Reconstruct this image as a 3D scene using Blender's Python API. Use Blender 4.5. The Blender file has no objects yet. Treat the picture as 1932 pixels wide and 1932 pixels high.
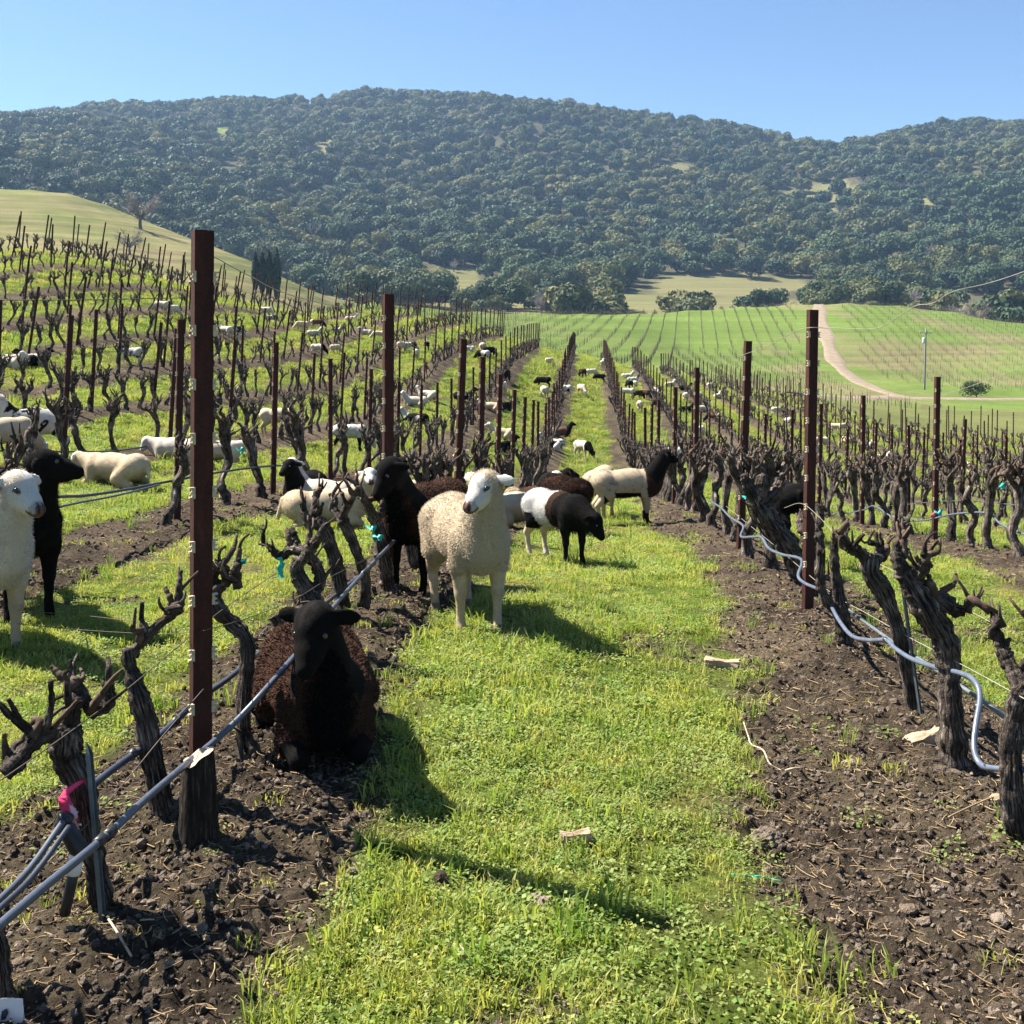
import bpy, math, random
import numpy as np
from mathutils import Vector, Matrix, Euler

random.seed(7)
RNG = np.random.default_rng(7)
SC = bpy.context.scene
R = math.radians

# ------------------------------------------------------------------ camera, sky, sun, exposure
FPX, HOR, MID = 2094.0, 644.0, 966.0          # focal length, horizon row and middle column on a 1932 px wide frame
CAMH = 1.45
cam_data = bpy.data.cameras.new('camera')
cam = bpy.data.objects.new('camera', cam_data)
SC.collection.objects.link(cam)
cam.location = (0, 0, CAMH)
cam.rotation_euler = (R(90), 0, 0)
cam_data.sensor_width = 36.0
cam_data.lens = 36.0 * FPX / 1932.0
cam_data.shift_y = -(966.0 - HOR) / 1932.0
cam_data.clip_start = 0.05
cam_data.clip_end = 12000
SC.camera = cam

SUN_EL, SUN_AZ = R(51), R(-66)                # azimuth measured from +Y towards +X
world = bpy.data.worlds.new('World')
SC.world = world
world.use_nodes = True
wn, wl = world.node_tree.nodes, world.node_tree.links
wn.clear()
w_out = wn.new('ShaderNodeOutputWorld'); w_bg = wn.new('ShaderNodeBackground'); w_sky = wn.new('ShaderNodeTexSky')
w_sky.sky_type = 'NISHITA'; w_sky.sun_disc = False
w_sky.sun_elevation = SUN_EL; w_sky.sun_rotation = SUN_AZ
w_sky.altitude = 900; w_sky.air_density = 1.0; w_sky.dust_density = 0.15; w_sky.ozone_density = 5.0
w_bg.inputs['Strength'].default_value = 0.050
wl.new(w_sky.outputs[0], w_bg.inputs['Color']); wl.new(w_bg.outputs[0], w_out.inputs['Surface'])

sun_data = bpy.data.lights.new('sun', 'SUN')
sun = bpy.data.objects.new('sun', sun_data)
SC.collection.objects.link(sun)
sun_data.energy = 5.0
sun_data.angle = R(0.53)
sun_data.color = (1.0, 0.94, 0.84)
sd = Vector((math.sin(SUN_AZ) * math.cos(SUN_EL), math.cos(SUN_AZ) * math.cos(SUN_EL), math.sin(SUN_EL)))
sun.rotation_euler = sd.to_track_quat('Z', 'Y').to_euler()
sun.location = sd * 50

SC.view_settings.view_transform = 'Standard'
SC.view_settings.look = 'None'
SC.view_settings.gamma = 1.0
SC.view_settings.exposure = 1.78
SC.render.engine = 'CYCLES'
SC.cycles.max_bounces = 6
SC.cycles.diffuse_bounces = 2
SC.cycles.glossy_bounces = 2
SC.cycles.transmission_bounces = 3
SC.cycles.volume_bounces = 0
SC.cycles.transparent_max_bounces = 6
SC.cycles.use_denoising = True
SC.cycles.denoiser = 'OPENIMAGEDENOISE'
SC.cycles.denoising_input_passes = 'RGB_ALBEDO_NORMAL'
SC.cycles.caustics_reflective = False
SC.cycles.caustics_refractive = False

COL = SC.collection

# ------------------------------------------------------------------ helpers
def pix(u, v, d):
    """point that stands d metres ahead and shows at column u, row v of the 1932 px frame"""
    return Vector(((u - MID) / FPX * d, d, CAMH - (v - HOR) / FPX * d))

def proj(x, y, z):
    return MID + FPX * x / y, HOR - FPX * (z - CAMH) / y

def _hash(xi, yi, seed):
    h = (xi.astype(np.int64) * 374761393 + yi.astype(np.int64) * 668265263 + seed * 974634777) & 0xffffffff
    h = ((h ^ (h >> 13)) * 1274126177) & 0xffffffff
    h = h ^ (h >> 16)
    return (h & 0xffffff) / float(0xffffff)

def vnoise(x, y, seed=0):
    x = np.asarray(x, float); y = np.asarray(y, float)
    xi = np.floor(x); yi = np.floor(y)
    fx = x - xi; fy = y - yi
    fx = fx * fx * (3 - 2 * fx); fy = fy * fy * (3 - 2 * fy)
    a = _hash(xi, yi, seed); b = _hash(xi + 1, yi, seed); c = _hash(xi, yi + 1, seed); e = _hash(xi + 1, yi + 1, seed)
    return (a * (1 - fx) + b * fx) * (1 - fy) + (c * (1 - fx) + e * fx) * fy

def fbm(x, y, seed=0, o=4):
    r = 0; amp = 0.5; tot = 0
    for i in range(o):
        r = r + amp * vnoise(x * 2 ** i, y * 2 ** i, seed + i * 17); tot += amp; amp *= 0.5
    return r / tot

def sstep(a, b, x):
    t = np.clip((x - a) / (b - a), 0, 1)
    return t * t * (3 - 2 * t)

def mesh_np(name, V, F, mat=None, smooth=True):
    """V (n,3) array, F (m,3|4) array or list of tuples"""
    me = bpy.data.meshes.new(name)
    if isinstance(F, np.ndarray):
        k = F.shape[1]
        me.vertices.add(len(V)); me.vertices.foreach_set('co', np.asarray(V, np.float32).ravel())
        me.loops.add(F.size); me.loops.foreach_set('vertex_index', F.astype(np.int32).ravel())
        me.polygons.add(len(F)); me.polygons.foreach_set('loop_start', np.arange(0, F.size, k, dtype=np.int32))
        me.update(calc_edges=True); me.validate()
    else:
        me.from_pydata([tuple(p) for p in V], [], F); me.update()
    me.polygons.foreach_set('use_smooth', np.full(len(me.polygons), smooth, dtype=bool))
    if mat: me.materials.append(mat)
    return me

def set_color(me, cols, name='base'):
    a = me.attributes.new(name, 'FLOAT_COLOR', 'POINT')
    c = np.ones((len(me.vertices), 4), np.float32); c[:, :3] = cols
    a.data.foreach_set('color', c.ravel())

def obj(name, me, parent=None, loc=None, rot=None, scale=None):
    o = bpy.data.objects.new(name, me)
    COL.objects.link(o)
    if parent is not None: o.parent = parent
    if loc is not None: o.location = loc
    if rot is not None: o.rotation_euler = rot
    if scale is not None: o.scale = (scale,) * 3 if isinstance(scale, (int, float)) else scale
    return o

def tag(o, label=None, cat=None, group=None, kind=None):
    if label: o['label'] = label
    if cat: o['category'] = cat
    if group: o['group'] = group
    if kind: o['kind'] = kind
    return o

# ------------------------------------------------------------------ materials
def new_mat(name):
    m = bpy.data.materials.new(name); m.use_nodes = True
    nt = m.node_tree; nt.nodes.clear()
    out = nt.nodes.new('ShaderNodeOutputMaterial')
    return m, nt, out

def N(nt, t, **kw):
    n = nt.nodes.new(t)
    for k, v in kw.items():
        if k in n.inputs: n.inputs[k].default_value = v
        else: setattr(n, k, v)
    return n

def noise_fac(nt, scale, detail=4, rough=0.6, coord='Object', stretch=None):
    tc = N(nt, 'ShaderNodeTexCoord')
    src = tc.outputs[coord]
    if stretch:
        mp = N(nt, 'ShaderNodeMapping'); mp.inputs['Scale'].default_value = stretch
        nt.links.new(src, mp.inputs['Vector']); src = mp.outputs[0]
    n = N(nt, 'ShaderNodeTexNoise', Scale=scale, Detail=detail, Roughness=rough)
    nt.links.new(src, n.inputs['Vector'])
    return n.outputs['Fac']

def ramp(nt, fac, stops):
    r = N(nt, 'ShaderNodeValToRGB')
    e = r.color_ramp.elements
    while len(e) < len(stops): e.new(0.5)
    for i, (p, c) in enumerate(stops):
        e[i].position = p; e[i].color = (*c, 1)
    nt.links.new(fac, r.inputs['Fac'])
    return r.outputs['Color']

def mixc(nt, a, b, fac, mode='MIX'):
    m = N(nt, 'ShaderNodeMix', data_type='RGBA', blend_type=mode)
    for s, i in ((a, 6), (b, 7)):
        if isinstance(s, tuple): m.inputs[i].default_value = (*s, 1)
        else: nt.links.new(s, m.inputs[i])
    if isinstance(fac, (int, float)): m.inputs[0].default_value = fac
    else: nt.links.new(fac, m.inputs[0])
    return m.outputs[2]

def bump(nt, h, strength=0.5, dist=0.02):
    b = N(nt, 'ShaderNodeBump', Strength=strength, Distance=dist)
    nt.links.new(h, b.inputs['Height'])
    return b.outputs['Normal']

def principled(nt, out, color, rough=0.9, normal=None, spec=0.2, metallic=0.0):
    p = N(nt, 'ShaderNodeBsdfPrincipled', Roughness=rough, Metallic=metallic)
    p.inputs['Specular IOR Level'].default_value = spec
    if isinstance(color, tuple): p.inputs['Base Color'].default_value = (*color, 1)
    else: nt.links.new(color, p.inputs['Base Color'])
    if normal is not None: nt.links.new(normal, p.inputs['Normal'])
    nt.links.new(p.outputs[0], out.inputs['Surface'])
    return p

def simple(name, stops, scale=20, rough=0.85, bs=0.4, bd=0.01, spec=0.2, metallic=0.0, stretch=None, coord='Object', detail=5):
    m, nt, out = new_mat(name)
    f = noise_fac(nt, scale, detail, 0.65, coord, stretch)
    c = ramp(nt, f, stops)
    principled(nt, out, c, rough, bump(nt, f, bs, bd), spec, metallic)
    return m

def leafy(name, c1, c2, trans=0.35, attr=None, rough=0.6, spec=0.25):
    """thin leaf: colour varies by instance and by noise, light passes through"""
    m, nt, out = new_mat(name)
    oi = N(nt, 'ShaderNodeObjectInfo')
    c = ramp(nt, oi.outputs['Random'], [(0.0, c1), (1.0, c2)])
    f = noise_fac(nt, 9.0, 2)
    hs = N(nt, 'ShaderNodeHueSaturation')
    mr = N(nt, 'ShaderNodeMapRange'); mr.inputs['To Min'].default_value = 0.6; mr.inputs['To Max'].default_value = 1.4
    nt.links.new(f, mr.inputs['Value']); nt.links.new(mr.outputs[0], hs.inputs['Value']); nt.links.new(c, hs.inputs['Color'])
    d = N(nt, 'ShaderNodeBsdfPrincipled', Roughness=rough); d.inputs['Specular IOR Level'].default_value = spec
    t = N(nt, 'ShaderNodeBsdfTranslucent')
    nt.links.new(hs.outputs[0], d.inputs['Base Color'])
    bright = mixc(nt, hs.outputs[0], (1.25, 1.2, 0.6), 1.0, 'MULTIPLY')
    nt.links.new(bright, t.inputs['Color'])
    mx = N(nt, 'ShaderNodeMixShader'); mx.inputs[0].default_value = trans
    nt.links.new(d.outputs[0], mx.inputs[1]); nt.links.new(t.outputs[0], mx.inputs[2])
    nt.links.new(mx.outputs[0], out.inputs['Surface'])
    return m

# ------------------------------------------------------------------ terrain
ROW_A = math.atan(144.0 / FPX)                # the vine rows head this far right of the view axis
CA, SA = math.cos(ROW_A), math.sin(ROW_A)
PITCH, ROW0 = 2.46, 1.29                      # row spacing, first row right of the camera

def st2xy(s, t): return s * CA + t * SA, -s * SA + t * CA
def xy2st(x, y): return x * CA - y * SA, x * SA + y * CA

CP = []                                        # (a = x/y, ln distance, rise over distance)
def cp_st(s, t, zc):
    x, y = st2xy(s, t); d = math.hypot(x, y)
    CP.append((x / y, math.log(d), (zc + CAMH) / d))
def cp_px(u, v, d):
    p = pix(u, v, d); dd = math.hypot(p.x, p.y)
    CP.append((p.x / p.y, math.log(dd), p.z / dd))
# near slope, seen along the rows
for s, t, z in [(0, 1.5, -1.45), (-1.0, 1.6, -1.43), (1.0, 1.6, -1.5), (-1.17, 3.3, -1.44), (1.29, 3.5, -1.56), (0, 3.5, -1.46), (0, 5.6, -1.44), (-1.17, 6.5, -1.50), (1.29, 6.6, -1.60),
                (0, 8.8, -1.74), (1.29, 9.7, -1.84), (-1.17, 9.8, -1.78), (1.29, 13.4, -2.1), (-1.17, 13.2, -2.12), (-1.17, 16.9, -2.58), (1.29, 16.9, -2.5),
                (-1.17, 19.6, -2.8), (1.29, 21, -2.95), (-1.17, 22.9, -3.04), (-1.17, 25.8, -3.26), (1.29, 27, -3.45), (-1.17, 30, -3.58), (0, 36, -3.8), (0, 45, -3.35), (0, 56, -2.7), (0, 68, -2.2), (0, 95, -1.36), (0, 103, -1.6),
                (-3.63, 5.0, -1.5), (-3.63, 8.4, -1.59), (-3.63, 10.8, -1.68), (-3.63, 13, -1.85), (-3.63, 20, -2.45), (-3.63, 30.7, -2.8), (-3.63, 54, -1.03), (-3.63, 79, -0.53),
                (-6.1, 14, -1.55), (-6.1, 20, -1.9), (-6.1, 36, -2.05), (-6.1, 45, -0.92), (-6.1, 75, 0.3), (-8.55, 18.6, -1.25), (-8.55, 25, -1.4), (-8.55, 37, -1.55), (-8.55, 44.6, -0.9), (-8.55, 75, 1.2),
                (-11, 21.4, -1.11), (-11, 23.2, -0.92), (-11, 27.8, -0.74), (-11, 38.8, -0.72), (-11, 44, -0.40), (-11, 70, 1.6), (-13.5, 26, -0.37), (-13.5, 30.5, 0.03), (-13.5, 43, 0.15), (-13.5, 50, 0.6), (-13.5, 66, 1.9),
                (-16, 30, 0.44), (-16, 35, 0.82), (-16, 48, 1.5), (-18.4, 36.7, 1.63), (-18.4, 50, 2.2), (-20.9, 41, 2.8), (-20.9, 52, 3.1), (-24, 46, 3.9), (-24, 52, 4.1), (-22, 62, 2.9), (-14, 78, 2.2),
                (-5, 90, 0.2), (-8, 100, -0.6), (-18, 85, 0.5), (-27, 75, 0.5),
                (3.75, 10.2, -1.93), (3.75, 12.3, -2.2), (3.75, 15.5, -2.55), (6.2, 19, -3.1), (6.2, 22, -3.45), (3.75, 25, -3.4), (3.75, 6, -1.66), (6.2, 9, -1.95), (8.65, 25, -3.9), (8, 36, -4.5), (16, 45, -5.3), (8, 60, -4.0), (8, 92, -2.6)]:
    cp_st(s, t, z)
# right part of the block, the low ground with the track, and the far vineyard
for u, v, d in [(1294, 726, 92), (1491, 752, 88), (1650, 782, 78), (1750, 815, 66), (1900, 880, 50), (1932, 905, 47),
                (1850, 792, 88), (1932, 825, 66), (1950, 780, 100), (1700, 751, 138), (1800, 754, 140), (1932, 753, 150), (1600, 752, 125), (1500, 742, 118), (1400, 725, 120), (1294, 706, 125), (1200, 690, 125), (1100, 678, 128), (1000, 668, 125), (900, 640, 120),
                (1290, 661, 188), (1400, 661, 190), (1490, 664, 190), (1560, 690, 175), (1640, 722, 160), (1800, 715, 180), (1932, 725, 175),
                (700, 600, 105), (800, 606, 120), (1000, 636, 160), (1100, 648, 160), (1200, 655, 165), (1000, 606, 195), (1100, 612, 198), (1200, 622, 198),
                (700, 566, 150), (800, 579, 175), (900, 586, 200), (1000, 588, 218), (1100, 591, 228), (1200, 591, 232), (1300, 584, 242), (1400, 577, 252), (1500, 572, 262), (1600, 570, 268), (1700, 575, 268), (1800, 587, 262), (1932, 609, 255), (1990, 624, 250),
                (1300, 620, 215), (1500, 612, 226), (1600, 625, 215), (1700, 640, 212), (1800, 650, 214), (1932, 668, 205),
                (700, 640, 260), (900, 640, 300), (1100, 640, 320), (1300, 630, 330), (1500, 622, 345), (1700, 622, 345), (1932, 640, 330),
                (450, 640, 160), (600, 640, 180), (1000, 590, 420), (1300, 590, 430), (1600, 585, 440), (1932, 600, 440),
                # pasture hill on the left
                (-60, 545, 150), (100, 560, 150), (250, 575, 150), (0, 500, 210), (150, 505, 215), (300, 525, 220), (420, 545, 215), (0, 430, 280), (150, 440, 285), (300, 480, 280), (-100, 350, 360), (0, 356, 360), (60, 357, 362), (130, 363, 362), (200, 385, 358), (260, 410, 352), (320, 434, 345), (400, 463, 335), (470, 490, 325), (560, 540, 310),
                (0, 420, 480), (200, 450, 480), (400, 520, 470), (-100, 420, 480), (600, 560, 430), (800, 580, 420),
                # wooded mountain: foot, flank, ridge, back
                (0, 400, 640), (200, 430, 640), (400, 480, 630), (550, 520, 600), (700, 538, 590), (850, 545, 580), (1000, 545, 600), (1150, 543, 600), (1300, 545, 610), (1450, 548, 620), (1600, 552, 620), (1750, 555, 600), (1932, 560, 560),
                (850, 512, 640), (1000, 505, 680), (1200, 522, 690), (1350, 520, 695), (1500, 527, 690), (1700, 525, 660), (1932, 520, 640),
                (0, 340, 800), (250, 365, 800), (500, 400, 800), (800, 430, 800), (1100, 440, 820), (1400, 440, 830), (1700, 430, 820), (1932, 420, 800),
                (0, 285, 1000), (300, 290, 1000), (600, 315, 980), (900, 330, 1000), (1200, 340, 1000), (1500, 360, 1000), (1750, 345, 990), (1932, 330, 980),
                (0, 250, 1200), (300, 245, 1200), (600, 250, 1200), (900, 255, 1220), (1200, 275, 1230), (1400, 300, 1200), (1580, 330, 1150), (1750, 290, 1160), (1932, 275, 1160),
                (-150, 236, 1400), (0, 232, 1400), (60, 236, 1400), (130, 224, 1410), (210, 206, 1420), (330, 207, 1430), (420, 200, 1440), (500, 201, 1450), (560, 196, 1460), (640, 190, 1470), (700, 182, 1480), (760, 182, 1480), (800, 190, 1480), (880, 181, 1480), (930, 191, 1480), (980, 206, 1470), (1080, 206, 1460), (1130, 221, 1450), (1200, 226, 1440), (1300, 238, 1430), (1360, 243, 1420), (1440, 261, 1410), (1500, 279, 1390), (1570, 290, 1370), (1620, 282, 1360), (1680, 266, 1370), (1740, 250, 1380), (1790, 243, 1390), (1850, 241, 1390), (1932, 243, 1390), (2050, 250, 1390)]:
    cp_px(u, v, d)
for u in range(-150, 2150, 200):
    CP.append(((u - MID) / FPX, math.log(2200), 0.08)); CP.append(((u - MID) / FPX, math.log(3500), 0.02))
CP = np.array(CP)
ASC = 3.0
_P = np.stack([CP[:, 0] * ASC, CP[:, 1]], 1)
_D = np.sqrt(((_P[:, None] - _P[None]) ** 2).sum(-1))
_n = len(_P)
_A = np.zeros((_n + 3, _n + 3)); _A[:_n, :_n] = _D - np.eye(_n) * 0.012
_A[:_n, _n] = 1; _A[:_n, _n + 1:] = _P; _A[_n:, :_n] = _A[:_n, _n:].T
_W = np.linalg.solve(_A, np.concatenate([CP[:, 2], np.zeros(3)]))

def ground0(x, y):
    """smooth height of the land"""
    x = np.asarray(x, float); y = np.asarray(y, float)
    sh = x.shape; x = x.ravel(); y = y.ravel()
    d = np.maximum(np.hypot(x, y), 1.2)
    ang = np.arctan2(x, np.maximum(y, -1e9))
    a = np.tan(np.clip(ang, -0.52, 0.52))
    fade = 1 - sstep(0.8, 2.0, np.abs(ang))
    ld = np.clip(np.log(d), 0.2, math.log(4000))
    out = np.empty(len(x))
    for i in range(0, len(x), 20000):
        j = slice(i, i + 20000)
        q = np.stack([a[j] * ASC, ld[j]], 1)
        r = np.sqrt(((q[:, None] - _P[None]) ** 2).sum(-1))
        out[j] = r @ _W[:_n] + _W[_n] + q @ _W[_n + 1:]
    z = out * d * fade
    m = sstep(640, 820, d) * (1 - sstep(1280, 1420, d))     # spurs and gullies of the mountain
    if np.any(m > 0):
        z = z + m * (46 * (fbm(x / 190, y / 330, 5, 3) - 0.5) + 7 * (fbm(x / 40, y / 55, 9, 2) - 0.5))
    return z.reshape(sh)

def row_of(x, y):
    s, t = xy2st(x, y)
    k = np.round((s - ROW0) / PITCH)
    return s, t, k, s - (ROW0 + PITCH * k)

def t_end(s):
    return np.where(s < -26, 44, np.where(s < -15, 62, np.where(s < -9, 72, np.where(s < -4.8, 78, np.where(s < -2, 80, np.where(s < 12, 95, np.where(s < 17.5, 90, 66)))))))

def in_block(s, t):
    return (s > -36) & (s < 25) & (t < t_end(s) + 0.8)

def soil_mask(x, y):
    s, t, k, ds = row_of(x, y)
    w = 0.50 + 0.30 * (fbm(x * 0.9, y * 0.9, 3, 3) - 0.5) * 2 + 0.10 * (vnoise(x * 7, y * 7, 4) - 0.5)
    w = w + np.where((k == 0) & (ds < 0), 0.20 * (1 - sstep(3.2, 6.5, t)), 0)
    m = 1 - sstep(w - 0.10, w + 0.08, np.abs(ds + 0.06))
    patches = sstep(0.66, 0.74, fbm(x * 1.3 + 40, y * 1.3, 21, 3)) * (0.6 + 0.4 * vnoise(x * 9, y * 9, 22))
    m = np.maximum(m, patches * 0.75)
    return np.where(in_block(s, t), m, 0)

def micro(x, y, soil):
    """berm under the vines, clods in the soil, tussocks in the grass"""
    d = np.hypot(x, y)
    near = 1 - sstep(18, 40, d)
    s, t, k, ds = row_of(x, y)
    berm = 0.05 * np.exp(-(ds / 0.38) ** 2) * in_block(s, t)
    clod = (fbm(x * 5, y * 5, 31, 3) - 0.5) * 0.055 + (vnoise(x * 19, y * 19, 33) ** 2) * 0.036 + (vnoise(x * 41, y * 41, 34) ** 2) * 0.020 - .02
    turf = (fbm(x * 2.5, y * 2.5, 35, 3) - 0.5) * 0.05
    return near * (soil * (clod + berm) + (1 - soil) * turf) + (1 - near) * berm * soil

def ground(x, y):
    x = np.asarray(x, float); y = np.asarray(y, float)
    return ground0(x, y) + micro(x, y, soil_mask(x, y))

def gz(x, y): return float(ground(np.array([x]), np.array([y]))[0])

def hit(u, v, lo=2.0, hi=320.0, first=True):
    """distance ahead at which the land shows at this column and row"""
    d = np.exp(np.linspace(math.log(lo), math.log(hi), 900))
    x = (u - MID) / FPX * d
    vv = HOR - FPX * (ground0(x, d) - CAMH) / d
    ok = np.nonzero((vv[:-1] - v) * (vv[1:] - v) <= 0)[0]
    return float(d[ok[0]]) if len(ok) else float(d[np.argmin(np.abs(vv - v))])

# ------------------------------------------------------------------ the ground, one sheet to the horizon
def build_ground():
    rs = [0.0, 0.7]
    r = 1.1
    while r < 9000:
        rs.append(r)
        r *= 1.0058 if r < 7.5 else 1.0092 if r < 55 else (1.014 if r < 1550 else 1.09)
    rs = np.array(rs)
    dense = np.linspace(R(-31), R(31), 470)
    out = np.concatenate([np.linspace(R(31.5), R(60), 22), np.linspace(R(64), R(296), 50), np.linspace(R(300), R(328.5), 22)])
    an = np.concatenate([dense, out])
    na, nr = len(an), len(rs)
    X = np.outer(rs, np.sin(an)); Y = np.outer(rs, np.cos(an))
    Z0 = ground0(X, Y)
    soil = soil_mask(X, Y)
    Z = Z0 + micro(X, Y, soil)
    d = np.hypot(X, Y)
    Ys = np.maximum(Y, 0.5)
    U = MID + FPX * X / Ys
    V = HOR - FPX * (Z0 - CAMH) / Ys
    s, t, k, ds = row_of(X, Y)
    n1 = fbm(X * 0.7, Y * 0.7, 51, 4); n2 = fbm(X * 5, Y * 5, 52, 3); n3 = vnoise(X * 30, Y * 30, 53)
    nb = fbm(X / 22, Y / 22, 54, 4)
    C = lambda *c: np.array(c)
    def mx(a, b, f): return a * (1 - f[..., None]) + b * f[..., None]
    turf = mx(C(0.10, 0.15, 0.026), C(0.17, 0.16, 0.055), sstep(0.45, 0.75, n1))
    turf = mx(turf, C(0.09, 0.075, 0.04), sstep(0.6, 0.8, n2) * 0.5)
    earth = mx(C(0.042, 0.033, 0.026), C(0.112, 0.088, 0.068), n2)
    earth = mx(earth, C(0.18, 0.145, 0.11), sstep(0.7, 0.95, n3) * 0.5)
    earth = mx(earth, C(0.145, 0.118, 0.08), sstep(0.5, 0.75, fbm(X * 1.6, Y * 1.6, 58, 3)) * 0.55)
    col = mx(turf, earth, soil)
    # far vineyard: lush cover crop, thinner on the crests
    far = sstep(96, 104, d) * (1 - sstep(300, 330, d))
    lush = mx(C(0.108, 0.158, 0.040), C(0.150, 0.158, 0.068), sstep(0.52, 0.72, nb) * (0.3 + 0.7 * sstep(1300, 1450, U)))
    lush = mx(lush, C(0.165, 0.14, 0.085), sstep(0.55, 0.72, fbm(X / 9, Y / 14, 55, 4)) * sstep(1300, 1500, U) * 0.7)
    lush = lush * (0.86 + 0.28 * fbm(X * 0.9, Y * 0.5, 56, 3))[..., None]
    col = mx(col, lush, far)
    near_out = (1 - far) * (~in_block(s, t)) * (d > 20)
    pale = mx(C(0.145, 0.145, 0.064), C(0.09, 0.12, 0.04), fbm(X / 5, Y / 5, 57, 4))
    col = mx(col, pale, np.where((U > 1500) & (d > 30) & (d < 118) & ~in_block(s, t), 1.0, 0.0))
    col = mx(col, C(0.11, 0.105, 0.055), sstep(0.5, 0.62, fbm(X / 7, Y / 3, 59, 3)) * ((U > 1740) & (d > 105) & (d < 134)))
    # pasture
    past = mx(C(0.115, 0.125, 0.042), C(0.165, 0.145, 0.072), sstep(.3, .7, fbm(X / 18, Y / 18, 60, 4)))
    terr = 0.70 + 0.6 * vnoise(X / 30 + 50, (Z0 + 2.5 * fbm(X / 15, Y / 15, 61, 2)) / 0.75, 62)
    past = past * terr[..., None]
    col = mx(col, past, ((U < 640) & (d > 84) & (d < 520)) * 1.0)
    # beyond: meadow and forest floor
    mead = mx(C(0.145, 0.125, 0.068), C(0.115, 0.125, 0.05), fbm(X / 30, Y / 30, 63, 3))
    col = mx(col, mead, sstep(325, 345, d) * (U >= 600) * 1.0)
    floor = mx(C(0.045, 0.05, 0.03), C(0.08, 0.07, 0.045), n2)
    fm = sstep(560, 600, d) * (1 - clearing(U, V, d))
    col = mx(col, floor, np.clip(fm, 0, 1))
    idx = np.arange(nr * na).reshape(nr, na)
    a = idx[:-1]; b = idx[1:]
    F = np.stack([a, b, np.roll(b, -1, 1), np.roll(a, -1, 1)], -1)[1:].reshape(-1, 4)
    Vt = np.stack([X, Y, Z], -1).reshape(-1, 3)
    # fan in the middle
    fan = np.stack([idx[1], np.roll(idx[1], -1), np.full(na, 0), np.full(na, 0)], -1)
    me = mesh_np('ground', Vt, F, MAT['ground'])
    set_color(me, col.reshape(-1, 3))
    o = obj('ground', me)
    tag(o, 'sloping vineyard ground with grass alleys and bare brown soil strips', kind='structure')
    return o

MEADOWS = [(850, 528, 62, 26), (1370, 538, 175, 24), (405, 248, 60, 8), (615, 278, 27, 20), (1270, 325, 45, 16), (1545, 362, 80, 26), (1590, 388, 40, 12), (80, 281, 30, 7), (190, 275, 28, 6), (940, 500, 26, 5), (1760, 385, 40, 16), (1640, 532, 70, 8)]
def clearing(U, V, d):
    m = np.zeros(np.shape(U))
    for i, (cu, cv, ru, rv) in enumerate(MEADOWS):
        q = ((U - cu) / ru) ** 2 + ((V - cv) / rv) ** 2 + (2.2 if i > 1 else 0.9) * (fbm(U / 26., V / 11., 91, 4) - .42)
        m = np.maximum(m, 1 - sstep(0.8, 1.15, q))
    return m * (np.asarray(d) > 540)

def mat_ground():
    m, nt, out = new_mat('ground')
    at = N(nt, 'ShaderNodeAttribute', attribute_name='base')
    f1 = noise_fac(nt, 34.0, 8, 0.72); f2 = noise_fac(nt, 3.0, 5, 0.65)
    v1 = ramp(nt, f1, [(0.32, (0.35, 0.34, 0.33)), (0.68, (1.75, 1.7, 1.65))])
    v2 = ramp(nt, f2, [(0.35, (0.8, 0.82, 0.8)), (0.7, (1.2, 1.18, 1.15))])
    c = mixc(nt, mixc(nt, at.outputs['Color'], v1, 1.0, 'MULTIPLY'), v2, 1.0, 'MULTIPLY')
    f3 = noise_fac(nt, 1.0, 4, 0.6, stretch=(0.012, 0.012, 1.5))
    c = mixc(nt, c, ramp(nt, f3, [(0.35, (0.80, 0.82, 0.78)), (0.65, (1.2, 1.18, 1.16))]), 1.0, 'MULTIPLY')
    principled(nt, out, c, 1.0, bump(nt, f1, 1.0, 0.06), 0.05)
    return m

MAT = {}
MAT['ground'] = mat_ground()
build_ground()

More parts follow.
